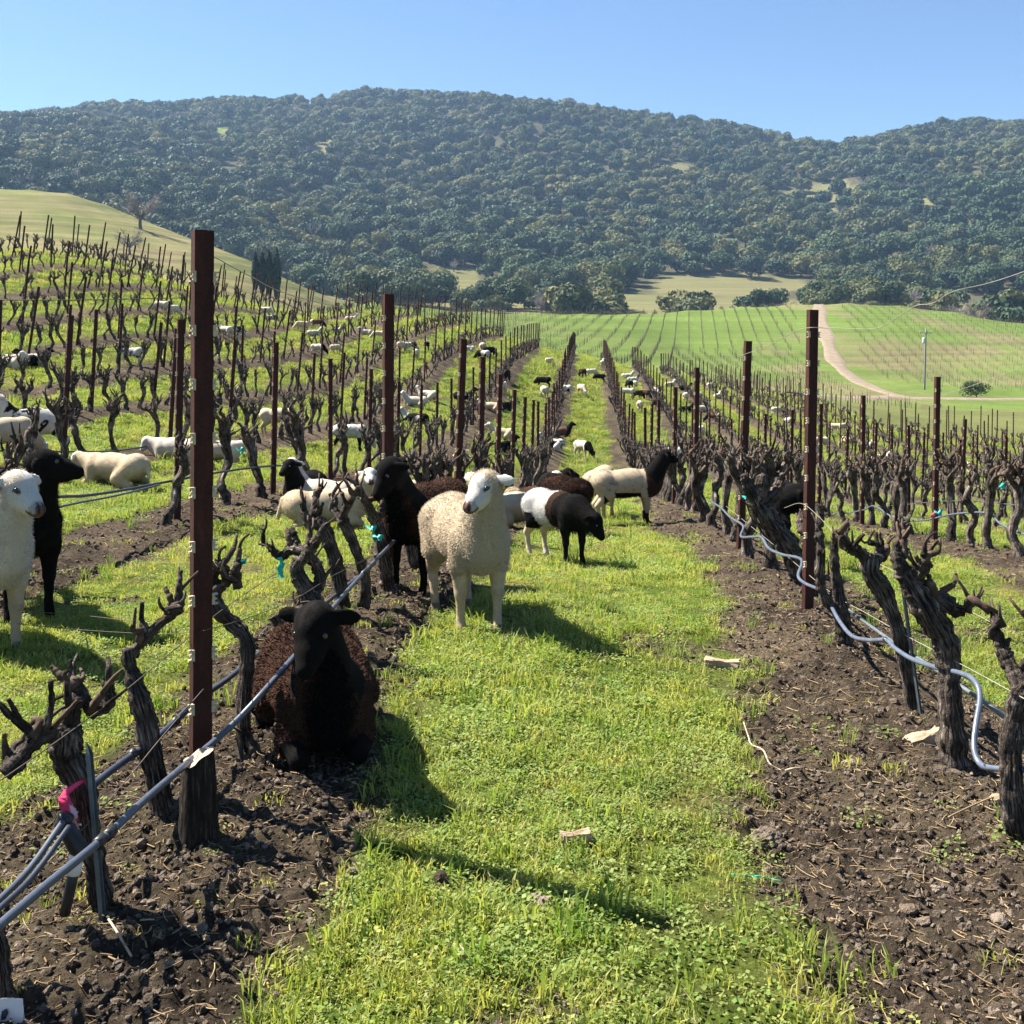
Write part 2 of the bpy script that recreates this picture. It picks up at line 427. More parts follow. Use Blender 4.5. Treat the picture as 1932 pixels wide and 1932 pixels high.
# ------------------------------------------------------------------ scattering of what nobody could count
def scatter(name, pts, rots, scales, idx, protos, label):
    me = bpy.data.meshes.new(name)
    n = len(pts)
    me.vertices.add(n); me.vertices.foreach_set('co', np.asarray(pts, np.float32).ravel())
    a = me.attributes.new('rot', 'FLOAT_VECTOR', 'POINT'); a.data.foreach_set('vector', np.asarray(rots, np.float32).ravel())
    a = me.attributes.new('siz', 'FLOAT_VECTOR', 'POINT')
    sc = np.asarray(scales, np.float32)
    if sc.ndim == 1: sc = np.repeat(sc[:, None], 3, 1)
    a.data.foreach_set('vector', sc.ravel())
    a = me.attributes.new('pick', 'INT', 'POINT'); a.data.foreach_set('value', np.asarray(idx, np.int32))
    c = bpy.data.collections.new(name + '_kinds')
    for i, pm in enumerate(protos):
        po = bpy.data.objects.new('%s_kind_%02d' % (name, i), pm)
        c.objects.link(po)
    o = obj(name, me)
    ng = bpy.data.node_groups.new(name, 'GeometryNodeTree')
    ng.interface.new_socket('Geometry', in_out='INPUT', socket_type='NodeSocketGeometry')
    ng.interface.new_socket('Geometry', in_out='OUTPUT', socket_type='NodeSocketGeometry')
    gi = ng.nodes.new('NodeGroupInput'); go = ng.nodes.new('NodeGroupOutput')
    ci = ng.nodes.new('GeometryNodeCollectionInfo'); ci.inputs['Collection'].default_value = c
    ci.inputs['Separate Children'].default_value = True; ci.inputs['Reset Children'].default_value = True
    ip = ng.nodes.new('GeometryNodeInstanceOnPoints'); ip.inputs['Pick Instance'].default_value = True
    def na(nm, dt):
        q = ng.nodes.new('GeometryNodeInputNamedAttribute'); q.data_type = dt; q.inputs['Name'].default_value = nm
        return [s for s in q.outputs if s.enabled and s.name == 'Attribute'][0]
    er = ng.nodes.new('FunctionNodeEulerToRotation')
    L = ng.links.new
    L(gi.outputs[0], ip.inputs['Points']); L(ci.outputs[0], ip.inputs['Instance'])
    L(na('pick', 'INT'), ip.inputs['Instance Index'])
    L(na('rot', 'FLOAT_VECTOR'), er.inputs[0]); L(er.outputs[0], ip.inputs['Rotation'])
    L(na('siz', 'FLOAT_VECTOR'), ip.inputs['Scale'])
    L(ip.outputs[0], go.inputs[0])
    md = o.modifiers.new('scatter', 'NODES'); md.node_group = ng
    tag(o, label, kind='stuff')
    return o

def tuft_mesh(name, nblade, rad, hmin, hmax, wid, lean, mat, seed):
    g = np.random.default_rng(seed)
    V, F = [], []
    for i in range(nblade):
        a = g.uniform(0, 6.283); rr = rad * math.sqrt(g.uniform())
        bx, by = rr * math.cos(a), rr * math.sin(a)
        h = g.uniform(hmin, hmax); la = g.uniform(0, 6.283); le = lean * g.uniform(0.2, 1.0) * h
        w = wid * g.uniform(0.6, 1.3); ta = g.uniform(0, 3.1416); tx, ty = math.cos(ta) * w, math.sin(ta) * w
        mx_, my_ = bx + math.cos(la) * le * 0.35, by + math.sin(la) * le * 0.35
        ex, ey = bx + math.cos(la) * le, by + math.sin(la) * le
        k = len(V)
        V += [(bx - tx, by - ty, -0.01), (bx + tx, by + ty, -0.01), (mx_ + tx * .8, my_ + ty * .8, h * 0.6), (mx_ - tx * .8, my_ - ty * .8, h * 0.6), (ex, ey, h * g.uniform(0.75, 1.0))]
        F += [(k, k + 1, k + 2, k + 3), (k + 3, k + 2, k + 4)]
    return mesh_np(name, V, F, mat, False)

def weed_mesh(name, nleaf, rad, h, size, mat, seed):
    g = np.random.default_rng(seed)
    V, F = [], []
    for i in range(nleaf):
        a = g.uniform(0, 6.283); rr = rad * math.sqrt(g.uniform()); z = h * g.uniform(0.1, 1.0)
        c = np.array([rr * math.cos(a), rr * math.sin(a), z])
        dirv = np.array([math.cos(a + g.normal(0, .8)), math.sin(a + g.normal(0, .8)), g.uniform(-0.3, 0.6)]); dirv /= np.linalg.norm(dirv)
        side = np.cross(dirv, [g.normal(0, .4), g.normal(0, .4), 1]); side /= np.linalg.norm(side)
        L_ = size * g.uniform(0.6, 1.4); W_ = L_ * g.uniform(0.35, 0.6)
        k = len(V)
        V += [tuple(c), tuple(c + dirv * L_ * .5 + side * W_), tuple(c + dirv * L_ * 1.1 + np.array([0, 0, -.1 * L_])), tuple(c + dirv * L_ * .5 - side * W_)]
        F += [(k, k + 1, k + 2, k + 3)]
    return mesh_np(name, V, F, mat, False)

MAT['blade'] = leafy('grass_blade', (0.20, 0.285, 0.045), (0.45, 0.44, 0.15), 0.5, rough=.6, spec=.25)
MAT['weed'] = leafy('weed_leaf', (0.15, 0.25, 0.045), (0.31, 0.365, 0.11), 0.48, rough=.6, spec=.25)
MAT['dry'] = leafy('dry_blade', (0.28, 0.24, 0.10), (0.42, 0.35, 0.19), 0.3)
GP = [tuft_mesh('tuft', 26, 0.045, 0.020, 0.055, 0.0022, 0.9, MAT['blade'], 1),
      tuft_mesh('tuft', 22, 0.05, 0.015, 0.045, 0.0026, 1.1, MAT['blade'], 2),
      weed_mesh('weed', 34, 0.055, 0.032, 0.010, MAT['weed'], 3),
      weed_mesh('weed', 32, 0.06, 0.022, 0.009, MAT['blade'], 4),
      tuft_mesh('tuft', 14, 0.03, 0.05, 0.12, 0.0030, 0.7, MAT['weed'], 5),
      tuft_mesh('tuft', 16, 0.05, 0.01, 0.04, 0.0018, 1.6, MAT['dry'], 6)]

def fan_points(n, d0, d1, amax=0.53, power=1.0):
    """points spread evenly over the land in a fan ahead of the camera"""
    d = np.sqrt(RNG.uniform(d0 * d0, d1 * d1, n)); a = RNG.uniform(-amax, amax, n)
    return a * d, d

def grass_field():
    P, SCL, IDX = [], [], []
    for d0, d1, dens, sc in [(1.9, 4.2, 1300, 0.85), (4.2, 7.5, 760, 0.95), (7.5, 14, 330, 1.2), (14, 28, 100, 1.8), (28, 55, 30, 2.9), (55, 100, 9, 4.5)]:
        area = 0.53 * (d1 * d1 - d0 * d0)
        x, y = fan_points(int(area * dens), d0, d1)
        s, t, k, ds = row_of(x, y)
        so = soil_mask(x, y)
        keep = in_block(s, t) & (RNG.uniform(size=len(x)) > np.clip(so * 1.25, 0, 0.985))
        thin = fbm(x * 1.7, y * 1.7, 71, 3)
        keep &= RNG.uniform(size=len(x)) > sstep(0.46, 0.68, thin) * 0.72
        x, y = x[keep], y[keep]
        n = len(x)
        z = ground(x, y)
        P.append(np.stack([x, y, z - 0.004], 1))
        lush = fbm(x * 0.9, y * 0.9, 72, 3)
        SCL.append(sc * RNG.uniform(0.6, 1.25, n) * (0.65 + 0.75 * lush))
        r = RNG.uniform(size=n); w = sstep(0.4, 0.65, fbm(x * 1.1, y * 1.1, 73, 3))
        i = np.where(r < 0.34, 0, np.where(r < 0.62, 1, np.where(r < 0.8, 3, 2)))
        i = np.where((w > 0.5) & (r > 0.35), 2, i)
        i = np.where(RNG.uniform(size=n) < 0.05, 4, i)
        i = np.where(RNG.uniform(size=n) < 0.10 + 0.25 * sstep(0.5, 0.7, fbm(x * 0.8, y * 0.8, 74, 3)), 5, i)
        IDX.append(i)
    P = np.concatenate(P); n = len(P)
    rot = np.stack([RNG.normal(0, .12, n), RNG.normal(0, .12, n), RNG.uniform(0, 6.283, n)], 1)
    scatter('grass', P, rot, np.concatenate(SCL), np.concatenate(IDX), GP, 'short bright green grass and clover growing in the alleys between the vine rows')
    print('grass', n)
grass_field()

def lump(name, seed, flat, mat, n=2):
    import bmesh
    bm = bmesh.new(); bmesh.ops.create_icosphere(bm, subdivisions=n, radius=1.0)
    g = np.random.default_rng(seed)
    fr = g.normal(0, 1.6, (5, 3)); ph = g.uniform(0, 6, 5)
    for v in bm.verts:
        q = 1 + 0.16 * sum(math.sin(v.co.dot(Vector(fr[j])) + ph[j]) for j in range(5)) + g.normal(0, .06)
        v.co *= q; v.co.z *= flat
    me = bpy.data.meshes.new(name); bm.to_mesh(me); bm.free(); me.materials.append(mat)
    return me

def stick(name, seed, L_, r, bend, mat):
    g = np.random.default_rng(seed); V, F = [], []
    n = 4
    for i in range(n):
        f = i / (n - 1); c = np.array([(f - .5) * L_, bend * L_ * math.sin(f * 3.1), r + bend * L_ * .3 * g.uniform()])
        for j in range(4):
            a = j * 1.5708; V.append((c[0], c[1] + r * math.cos(a), c[2] + r * math.sin(a)))
    for i in range(n - 1):
        for j in range(4):
            F.append((i * 4 + j, i * 4 + (j + 1) % 4, i * 4 + 4 + (j + 1) % 4, i * 4 + 4 + j))
    return mesh_np(name, V, F, mat)

def var_mat(name, c1, c2, rough=0.95):
    m, nt, out = new_mat(name)
    oi = N(nt, 'ShaderNodeObjectInfo'); c = ramp(nt, oi.outputs['Random'], [(0.0, c1), (1.0, c2)])
    f = noise_fac(nt, 2.5, 4)
    c = mixc(nt, c, ramp(nt, f, [(0.3, (0.6, 0.6, 0.6)), (0.7, (1.35, 1.3, 1.25))]), 1.0, 'MULTIPLY')
    principled(nt, out, c, rough, bump(nt, f, 0.5, 0.1), 0.1)
    return m

MAT['clod'] = var_mat('soil_clod', (0.050, 0.039, 0.030), (0.185, 0.150, 0.118))
MAT['pebble'] = var_mat('pale_pebble', (0.13, 0.095, 0.07), (0.30, 0.25, 0.20))
MAT['straw'] = var_mat('straw', (0.16, 0.105, 0.055), (0.38, 0.29, 0.17))

def soil_bits():
    P, SCL, IDX = [], [], []
    for d0, d1, dens in [(1.9, 4.2, 5200), (4.2, 7.5, 2000), (7.5, 14, 340), (14, 24, 60)]:
        x, y = fan_points(int(0.53 * (d1 * d1 - d0 * d0) * dens), d0, d1)
        so = soil_mask(x, y); keep = RNG.uniform(size=len(x)) < so * 1.05 + 0.012
        x, y = x[keep], y[keep]; n = len(x)
        k = math.sqrt(max(d0, 3) / 3)
        size = k * (0.0025 + 0.011 * RNG.uniform(size=n) ** 4.0)
        big = RNG.uniform(size=n) < 0.006
        size = np.where(big, size + 0.010, size)
        P.append(np.stack([x, y, ground(x, y) + size * 0.25], 1))
        r = RNG.uniform(size=n)
        i = np.where(r < 0.74, RNG.integers(0, 4, n), np.where(r < 0.83, RNG.integers(4, 6, n), RNG.integers(6, 9, n)))
        IDX.append(i); SCL.append(np.where(i >= 6, k * RNG.uniform(0.5, 1.5, n), size * np.where(i >= 4, 0.7, 1.0)))
    P = np.concatenate(P); n = len(P); I = np.concatenate(IDX)
    tilt = np.where(I >= 6, 0.10, 0.5)
    rot = np.stack([RNG.normal(0, 1, n) * tilt, RNG.normal(0, 1, n) * tilt, RNG.uniform(0, 6.283, n)], 1)
    pr = [lump('clod', 11 + i, 0.75, MAT['clod'], 1) for i in range(4)] + [lump('pebble', 21 + i, 0.6, MAT['pebble'], 1) for i in range(2)] + \
         [stick('straw', 31, 0.05, 0.0011, 0.06, MAT['straw']), stick('straw', 32, 0.035, 0.0009, 0.14, MAT['straw']), stick('straw', 33, 0.022, 0.0016, 0.03, MAT['straw'])]
    scatter('soil_clods', P, rot, np.concatenate(SCL), I, pr, 'loose brown clods, pebbles and straw on the tilled soil strips')
    print('soil', n)
soil_bits()

# weeds on the edges of the soil
def edge_weeds():
    x, y = fan_points(9000, 2.0, 11)
    so = soil_mask(x, y)
    keep = (so > 0.3) & (RNG.uniform(size=len(x)) < np.where(so > 0.95, 0.035, 0.45))
    x, y = x[keep], y[keep]; n = len(x)
    rot = np.stack([np.zeros(n), np.zeros(n), RNG.uniform(0, 6.28, n)], 1)
    scatter('weeds', np.stack([x, y, ground(x, y) - .003], 1), rot, RNG.uniform(0.5, 1.3, n), RNG.choice([1, 2, 4, 5], n), GP, 'scattered small weeds sprouting on the bare soil strips')
edge_weeds()

# ------------------------------------------------------------------ vines
def mat_bark():
    m, nt, out = new_mat('vine_bark')
    uv = N(nt, 'ShaderNodeUVMap', uv_map='along')
    mp = N(nt, 'ShaderNodeMapping'); mp.inputs['Scale'].default_value = (34, 11, 1)
    nt.links.new(uv.outputs[0], mp.inputs['Vector'])
    n = N(nt, 'ShaderNodeTexNoise', Scale=1.0, Detail=6, Roughness=0.7, Distortion=0.6); nt.links.new(mp.outputs[0], n.inputs['Vector'])
    f2 = noise_fac(nt, 14, 4); f3 = noise_fac(nt, 70, 4, 0.7)
    c = ramp(nt, n.outputs['Fac'], [(0.35, (0.009, 0.0075, 0.007)), (0.46, (0.060, 0.050, 0.042)), (0.57, (0.18, 0.158, 0.138)), (0.68, (0.44, 0.41, 0.37))])
    c = mixc(nt, c, ramp(nt, f2, [(0.33, (0.38, 0.36, 0.35)), (0.52, (1.0, 0.97, 0.95)), (0.68, (1.9, 1.85, 1.8))]), 1.0, 'MULTIPLY')
    oi = N(nt, 'ShaderNodeObjectInfo')
    c = mixc(nt, c, ramp(nt, oi.outputs['Random'], [(0.0, (0.75, 0.72, 0.72)), (1.0, (1.15, 1.1, 1.05))]), 1.0, 'MULTIPLY')
    a = N(nt, 'ShaderNodeMath', operation='ADD'); nt.links.new(n.outputs['Fac'], a.inputs[0]); nt.links.new(f3, a.inputs[1])
    principled(nt, out, c, 0.95, bump(nt, a.outputs[0], 1.0, 0.02), 0.12)
    return m
MAT['bark'] = mat_bark()
MAT['cane'] = simple('cane_bark', [(0.3, (0.035, 0.022, 0.016)), (0.6, (0.10, 0.066, 0.045)), (0.75, (0.22, 0.16, 0.115))], 40, 0.8, 0.4, 0.004)
MAT['cut'] = simple('cut_wood', [(0.3, (0.30, 0.22, 0.14)), (0.7, (0.55, 0.45, 0.33))], 30, 0.9, 0.3, 0.004)

def catmull(P, n):
    P = np.asarray(P, float)
    if len(P) < 3: return np.array([P[0] + (P[-1] - P[0]) * f for f in np.linspace(0, 1, n)])
    Q = np.concatenate([[2 * P[0] - P[1]], P, [2 * P[-1] - P[-2]]])
    out = []
    for f in np.linspace(0, len(P) - 1 - 1e-6, n):
        i = int(f); t = f - i
        p0, p1, p2, p3 = Q[i], Q[i + 1], Q[i + 2], Q[i + 3]
        out.append(0.5 * ((2 * p1) + (-p0 + p2) * t + (2 * p0 - 5 * p1 + 4 * p2 - p3) * t * t + (-p0 + 3 * p1 - 3 * p2 + p3) * t ** 3))
    return np.array(out)

def tube_np(path, rad, n, seg, gnarl=0.0, seed=0, flute=0.0, cap=True):
    """(V, F, UV) of a tube through path with radii rad; gnarl roughens it"""
    pr = np.concatenate([np.asarray(path, float), np.asarray(rad, float)[:, None]], 1)
    c = catmull(pr, n)
    P, r = c[:, :3], np.maximum(c[:, 3], 0.0006)
    g = np.random.default_rng(seed)
    T = np.gradient(P, axis=0); T /= np.linalg.norm(T, axis=1)[:, None] + 1e-9
    ref = np.array([1.0, 0.13, 0.07]) if abs(T[0][0]) < 0.8 else np.array([0.1, 1.0, 0.1])
    Ns = []
    nrm = np.cross(T[0], ref); nrm /= np.linalg.norm(nrm)
    for i in range(n):
        nrm = nrm - T[i] * nrm.dot(T[i]); nrm /= np.linalg.norm(nrm) + 1e-9; Ns.append(nrm.copy())
    Ns = np.array(Ns); Bs = np.cross(T, Ns)
    th = np.arange(seg) * 2 * math.pi / seg
    L_ = np.concatenate([[0], np.cumsum(np.linalg.norm(np.diff(P, axis=0), axis=1))])
    tw = g.uniform(-5, 5)
    mod = np.ones((n, seg))
    if gnarl:
        rowk = g.normal(0, gnarl * 0.85, n); rowk = np.convolve(np.pad(rowk, 1, mode='edge'), [.25, .5, .25], 'valid')
        mod = mod + rowk[:, None] + g.normal(0, gnarl * 0.40, (n, seg))
        k1, k2 = g.integers(2, 5), g.integers(4, 7)
        mod += flute * np.sin(k1 * th[None] + (L_ * tw)[:, None] + g.uniform(0, 6)) + flute * .7 * np.sin(k2 * th[None] - (L_ * tw * 1.4)[:, None])
        stk = g.normal(0, 1, (n // 5 + 2, seg)); fi = np.linspace(0, n // 5, n); i0 = fi.astype(int); fr = (fi - i0)[:, None]
        mod += gnarl * .55 * (stk[i0] * (1 - fr) + stk[i0 + 1] * fr)
        for q in range(max(1, n // 5)):
            i = g.integers(0, n); j = g.integers(0, seg)
            for di in (-1, 0, 1):
                for dj in (-1, 0, 1):
                    mod[(i + di) % n, (j + dj) % seg] += gnarl * g.uniform(.4, 1.1) * (1.4 if di == dj == 0 else .6)
    ring = P[:, None] + (np.cos(th)[None, :, None] * Ns[:, None] + np.sin(th)[None, :, None] * Bs[:, None]) * (r[:, None] * mod)[..., None]
    V = ring.reshape(-1, 3)
    i = np.arange(n - 1)[:, None] * seg; j = np.arange(seg)[None]
    F = np.stack([i + j, i + (j + 1) % seg, i + seg + (j + 1) % seg, i + seg + j], -1).reshape(-1, 4).tolist()
    UV = np.stack([np.tile(np.abs(np.arange(seg) / seg * 2 - 1), n) * 0.5, np.repeat(L_, seg)], 1)
    if cap:
        V = np.concatenate([V, [P[-1] + T[-1] * r[-1] * 0.15, P[0]]])
        UV = np.concatenate([UV, [[0.5, L_[-1]], [0.5, 0]]])
        k = n * seg
        F += [((n - 1) * seg + q, (n - 1) * seg + (q + 1) % seg, k) for q in range(seg)] + [((q + 1) % seg, q, k + 1) for q in range(seg)]
    return V, F, UV

def join_np(parts):
    V, F, UV, k = [], [], [], 0
    for v, f, uv in parts:
        V.append(v); UV.append(uv); F += [tuple(q + k for q in ff) for ff in f]; k += len(v)
    return np.concatenate(V), F, np.concatenate(UV)

def tube_mesh(name, parts, mat, mat2=None, nsplit=None):
    V, F, UV = join_np(parts) if isinstance(parts, list) else parts
    me = mesh_np(name, V, F, mat)
    ul = me.uv_layers.new(name='along')
    li = np.empty(len(me.loops), np.int32); me.loops.foreach_get('vertex_index', li)
    ul.data.foreach_set('uv', np.asarray(UV, np.float32)[li].ravel())
    return me

def spur_parts(base, g, k=1.0, up=0.6):
    """a stubby two or three piece spur that grows from base"""
    out = []
    dirv = np.array([g.normal(0, .5), g.normal(0, .5), up + g.uniform(0, .6)]); dirv /= np.linalg.norm(dirv)
    L_ = g.uniform(0.035, 0.085) * k
    p1 = base + dirv * L_ * .5 + g.normal(0, .008, 3); p2 = base + dirv * L_ + g.normal(0, .01, 3)
    out.append(tube_np([base, p1, p2], [0.016 * k, 0.014 * k, 0.011 * k], 6, 7, 0.18, int(g.integers(1e6))))
    for q in range(g.integers(1, 3)):
        d2 = dirv + g.normal(0, .5, 3) + np.array([0, 0, .5]); d2 /= np.linalg.norm(d2)
        l2 = g.uniform(0.03, 0.10) * k
        out.append(tube_np([p2, p2 + d2 * l2 * .5 + g.normal(0, .006, 3), p2 + d2 * l2], [0.0075 * k, 0.006 * k, 0.0045 * k], 4, 5, 0.1, int(g.integers(1e6))))
    return out

def random_vine(seed, detail=1.0):
    """trunk, arms [(arm, [spurs])] in local space, rows run along Y"""
    g = np.random.default_rng(seed)
    h = g.uniform(0.36, 0.48); lx, ly = g.normal(0, .05), g.normal(0, .09)
    r0 = g.uniform(0.026, 0.040)
    pts = [np.array([0, 0, -.06]), np.array([g.normal(0, .01), g.normal(0, .015), .05]), np.array([lx * .3 + g.normal(0, .02), ly * .3 + g.normal(0, .025), h * .35]),
           np.array([lx * .7 + g.normal(0, .02), ly * .7 + g.normal(0, .03), h * .7]), np.array([lx, ly, h])]
    rr = [r0 * 1.35, r0 * 1.1, r0 * .92, r0 * .95, r0 * 1.25]
    trunk = tube_np(pts, rr, int(30 * detail), max(6, int(13 * detail)), 0.18, seed, 0.10)
    arms = []
    na = g.integers(3, 6)
    top = pts[-1]
    for i in range(na):
        sgn = 1 if i % 2 else -1
        L_ = g.uniform(0.09, 0.24)
        dv = np.array([g.normal(0, .35), sgn * g.uniform(.3, 1.0), g.uniform(.2, 1.1)]); dv /= np.linalg.norm(dv)
        e1 = top + dv * L_ * .5 + g.normal(0, .02, 3); e2 = top + dv * L_ + np.array([0, 0, g.uniform(0, .06)])
        arm = tube_np([top - np.array([0, 0, .03]), e1, e2], [r0 * .85, r0 * .62, r0 * .55], int(10 * detail), max(5, int(9 * detail)), 0.2, seed + i + 1, 0.1)
        sp = []
        for q in range(g.integers(2, 5)):
            f = g.uniform(.25, 1.0); b = top + (e1 - top) * 2 * f if f < .5 else e1 + (e2 - e1) * (2 * f - 1)
            sp.append(spur_parts(b, g))
        sp.append(spur_parts(e2, g))
        arms.append((arm, sp))
    return trunk, arms

VAR = []
for i in range(10):
    trunk, arms = random_vine(100 + i)
    VAR.append(dict(trunk=tube_mesh('trunk', trunk, MAT['bark']),
                    arms=[(tube_mesh('arm', a, MAT['bark']), [tube_mesh('spur', s, MAT['cane'] if j % 3 == 0 else MAT['bark']) for j, s in enumerate(sp)]) for a, sp in arms],
                    whole=tube_mesh('vine', [trunk] + [a for a, sp in arms] + [q for a, sp in arms for s in sp for q in s], MAT['bark'])))
LOW = []
for i in range(8):
    trunk, arms = random_vine(200 + i, 0.55)
    LOW.append(tube_mesh('vine', [trunk] + [a for a, sp in arms] + [q for a, sp in arms for s in sp[:3] for q in s[:2]], MAT['bark']))

def place_vine(mesh_set, p, rz, sc, label, group, parts=True):
    if not parts:
        return tag(obj('grapevine', mesh_set['whole'], None, p, (random.gauss(0, .05), random.gauss(0, .05), rz), sc), label, 'vine', group)
    e = tag(obj('grapevine', None, None, p, (random.gauss(0, .05), random.gauss(0, .05), rz), sc), label, 'vine', group)
    obj('trunk', mesh_set['trunk'], e)
    for a, sp in mesh_set['arms']:
        ao = obj('arm', a, e)
        for s in sp: obj('spur', s, ao)
    return e

def drawn_vine(d, trunk, arms, label, seed, extra=None):
    """a vine whose bends are known: trunk [(u, v, r)], arms [([(u, v, r)...], [spur [(u, v, r)...]])], d metres ahead"""
    g = np.random.default_rng(seed)
    def conv(pl, off0=0.0, off1=0.0):
        n = len(pl); P, rr = [], []
        for i, (u, v, r) in enumerate(pl):
            dd = d + off0 + (off1 - off0) * i / max(1, n - 1) + g.normal(0, .008)
            P.append(np.array(pix(u, v, dd))); rr.append(r * .88 * dd / FPX)
        return P, rr
    P, rr = conv(trunk)
    base = Vector(P[0]); zg = gz(base.x, base.y); base.z = zg
    P = [p - np.array(base) for p in P]
    P = [np.array([P[0][0], P[0][1], -0.08])] + P; rr = [rr[0] * 1.25] + rr
    P[1][2] = max(P[1][2], 0.0)
    e = tag(obj('grapevine', None, None, base), label, 'vine')
    obj('trunk', tube_mesh('trunk', tube_np(P, rr, 64, 26, 0.15, seed, 0.09), MAT['bark']), e)
    for i, (pl, sps) in enumerate(arms):
        off = g.uniform(-.14, .14)
        Q, qr = conv(pl, 0, off)
        Q = [q - np.array(base) for q in Q]
        ao = obj('arm', tube_mesh('arm', tube_np(Q, qr, 10 * len(pl), 16, 0.20, seed + i * 7, 0.10), MAT['bark']), e)
        for j in range(2 + len(pl) // 2):
            q0 = Q[int(g.integers(1, len(Q)))]
            obj('spur', tube_mesh('spur', spur_parts(q0 + g.normal(0, .012, 3), g, .8 + .12 * g.uniform()), MAT['bark' if j % 3 else 'cane']), ao)
        for j, sp in enumerate(sps):
            S_, sr = conv(sp, off * .6, off * .9)
            S_ = [q - np.array(base) for q in S_]
            obj('spur', tube_mesh('spur', tube_np(S_, sr, 7 * len(sp), 9, 0.20, seed + i * 7 + j, 0.05), MAT['cane'] if j % 2 else MAT['bark']), ao)
    return e

LR, RR = ROW0 - PITCH, ROW0
V1 = drawn_vine(2.78, [(194, 1737, 24), (182, 1650, 21), (172, 1580, 21), (155, 1483, 26), (128, 1423, 31), (127, 1372, 29)],
    [([(127, 1380, 22), (100, 1378, 17), (71, 1396, 18), (36, 1430, 19), (8, 1460, 17)], [[(60, 1380, 9), (40, 1362, 7), (16, 1318, 4)], [(12, 1450, 8), (8, 1384, 5)], [(90, 1370, 9), (97, 1324, 7), (95, 1284, 5)], [(100, 1372, 7), (150, 1318, 3)]]),
     ([(127, 1380, 20), (138, 1335, 17), (150, 1318, 15), (178, 1334, 14), (204, 1330, 13), (207, 1290, 12)], [[(206, 1290, 8), (205, 1262, 6), (204, 1241, 4.5)], [(143, 1320, 11), (139, 1296, 8), (111, 1272, 7), (97, 1257, 4)]])],
    'thick gnarled grapevine wrapped with pink tape beside a metal stake', 301)
V2 = drawn_vine(3.25, [(330, 1600, 34), (318, 1560, 27), (294, 1463, 24), (276, 1364, 24), (260, 1308, 24), (246, 1257, 17), (240, 1224, 14)],
    [([(244, 1240, 12), (262, 1218, 10), (290, 1188, 10), (334, 1152, 9)], [[(278, 1196, 8), (268, 1172, 6), (268, 1136, 4)], [(318, 1165, 8), (322, 1132, 7), (310, 1108, 4)], [(334, 1152, 8), (338, 1110, 7), (342, 1076, 4)]])],
    'slanting grapevine with one long bare arm beside the sawn stump', 302)
V3 = drawn_vine(3.75, [(466, 1475, 24), (461, 1404, 15), (460, 1324, 14), (466, 1253, 14), (464, 1205, 15), (437, 1177, 15), (409, 1146, 16), (399, 1112, 14)],
    [([(402, 1120, 13), (418, 1104, 11), (438, 1088, 10), (446, 1066, 8)], [[(438, 1088, 6), (452, 1068, 5), (450, 1054, 3)]]),
     ([(402, 1125, 12), (402, 1098, 10), (408, 1070, 7)], [[(406, 1075, 5), (398, 1058, 3)]]),
     ([(470, 1460, 14), (484, 1445, 15), (489, 1422, 14)], [])],
    'slim hooked grapevine beside the brown lying sheep', 303)
V4 = drawn_vine(4.9, [(566, 1250, 18), (552, 1206, 18), (536, 1180, 18), (524, 1158, 19)], [([(540, 1185, 14), (556, 1162, 12), (566, 1150, 8)], [])], 'short sawn-off grey grapevine behind the black sheep head', 304)
V5 = drawn_vine(5.1, [(606, 1225, 20), (599, 1168, 20), (594, 1138, 20), (575, 1105, 18), (561, 1077, 14), (566, 1055, 12)],
    [([(590, 1130, 15), (604, 1095, 13), (597, 1067, 13), (574, 1044, 14), (550, 1036, 12), (531, 1050, 9), (515, 1038, 8), (506, 1030, 6)], [[(515, 1038, 4), (502, 1029, 3), (488, 1026, 2)], [(552, 1036, 9), (545, 1016, 7), (541, 996, 3)], [(565, 1040, 9), (556, 1010, 7), (548, 995, 4)]]),
     ([(570, 1060, 10), (590, 1030, 10), (608, 1006, 9)], [[(608, 1006, 5), (622, 986, 3)]])],
    'looped grapevine with a teal tie fluttering from its arm', 305)
V6 = drawn_vine(5.75, [(651, 1172, 14), (640, 1099, 13), (628, 1045, 13), (613, 1002, 13), (600, 985, 15)],
    [([(604, 990, 10), (594, 970, 9), (596, 940, 6), (595, 925, 4)], [[(600, 975, 6), (610, 948, 3)]]), ([(606, 992, 10), (582, 985, 8), (575, 965, 6)], [[(575, 968, 4), (566, 950, 3)]])],
    'upright grapevine with a bristle of spurs beside the hose', 306)
V7 = drawn_vine(5.95, [(685, 1163, 12), (690, 1099, 10), (674, 1045, 10), (652, 991, 11), (643, 980, 12)],
    [([(646, 985, 9), (652, 960, 8), (668, 935, 6), (676, 918, 4)], [[(655, 955, 5), (645, 930, 3)]]), ([(646, 985, 8), (632, 962, 7), (634, 940, 4)], [[(633, 950, 4), (622, 932, 3)]])],
    'thin leaning grapevine between two spurred vines on the hose row', 307)
V8 = drawn_vine(6.35, [(738, 1140, 17), (732, 1100, 15), (726, 1067, 16), (714, 1000, 14), (704, 968, 14)],
    [([(708, 980, 11), (692, 950, 9), (684, 932, 7), (676, 912, 5)], [[(690, 945, 5), (682, 920, 3)]]), ([(710, 985, 9), (722, 962, 8), (726, 944, 5)], [])],
    'pale barked grapevine at the foot of the second post', 308)
V9 = drawn_vine(7.3, [(800, 1100, 12), (787, 1070, 13), (772, 1010, 14), (760, 960, 14)],
    [([(762, 965, 10), (752, 935, 9), (748, 912, 6)], [[(752, 930, 4), (742, 905, 3)]]), ([(762, 968, 9), (778, 940, 8), (782, 915, 5)], [])],
    'dark leaning grapevine beside the black-faced standing sheep', 309)
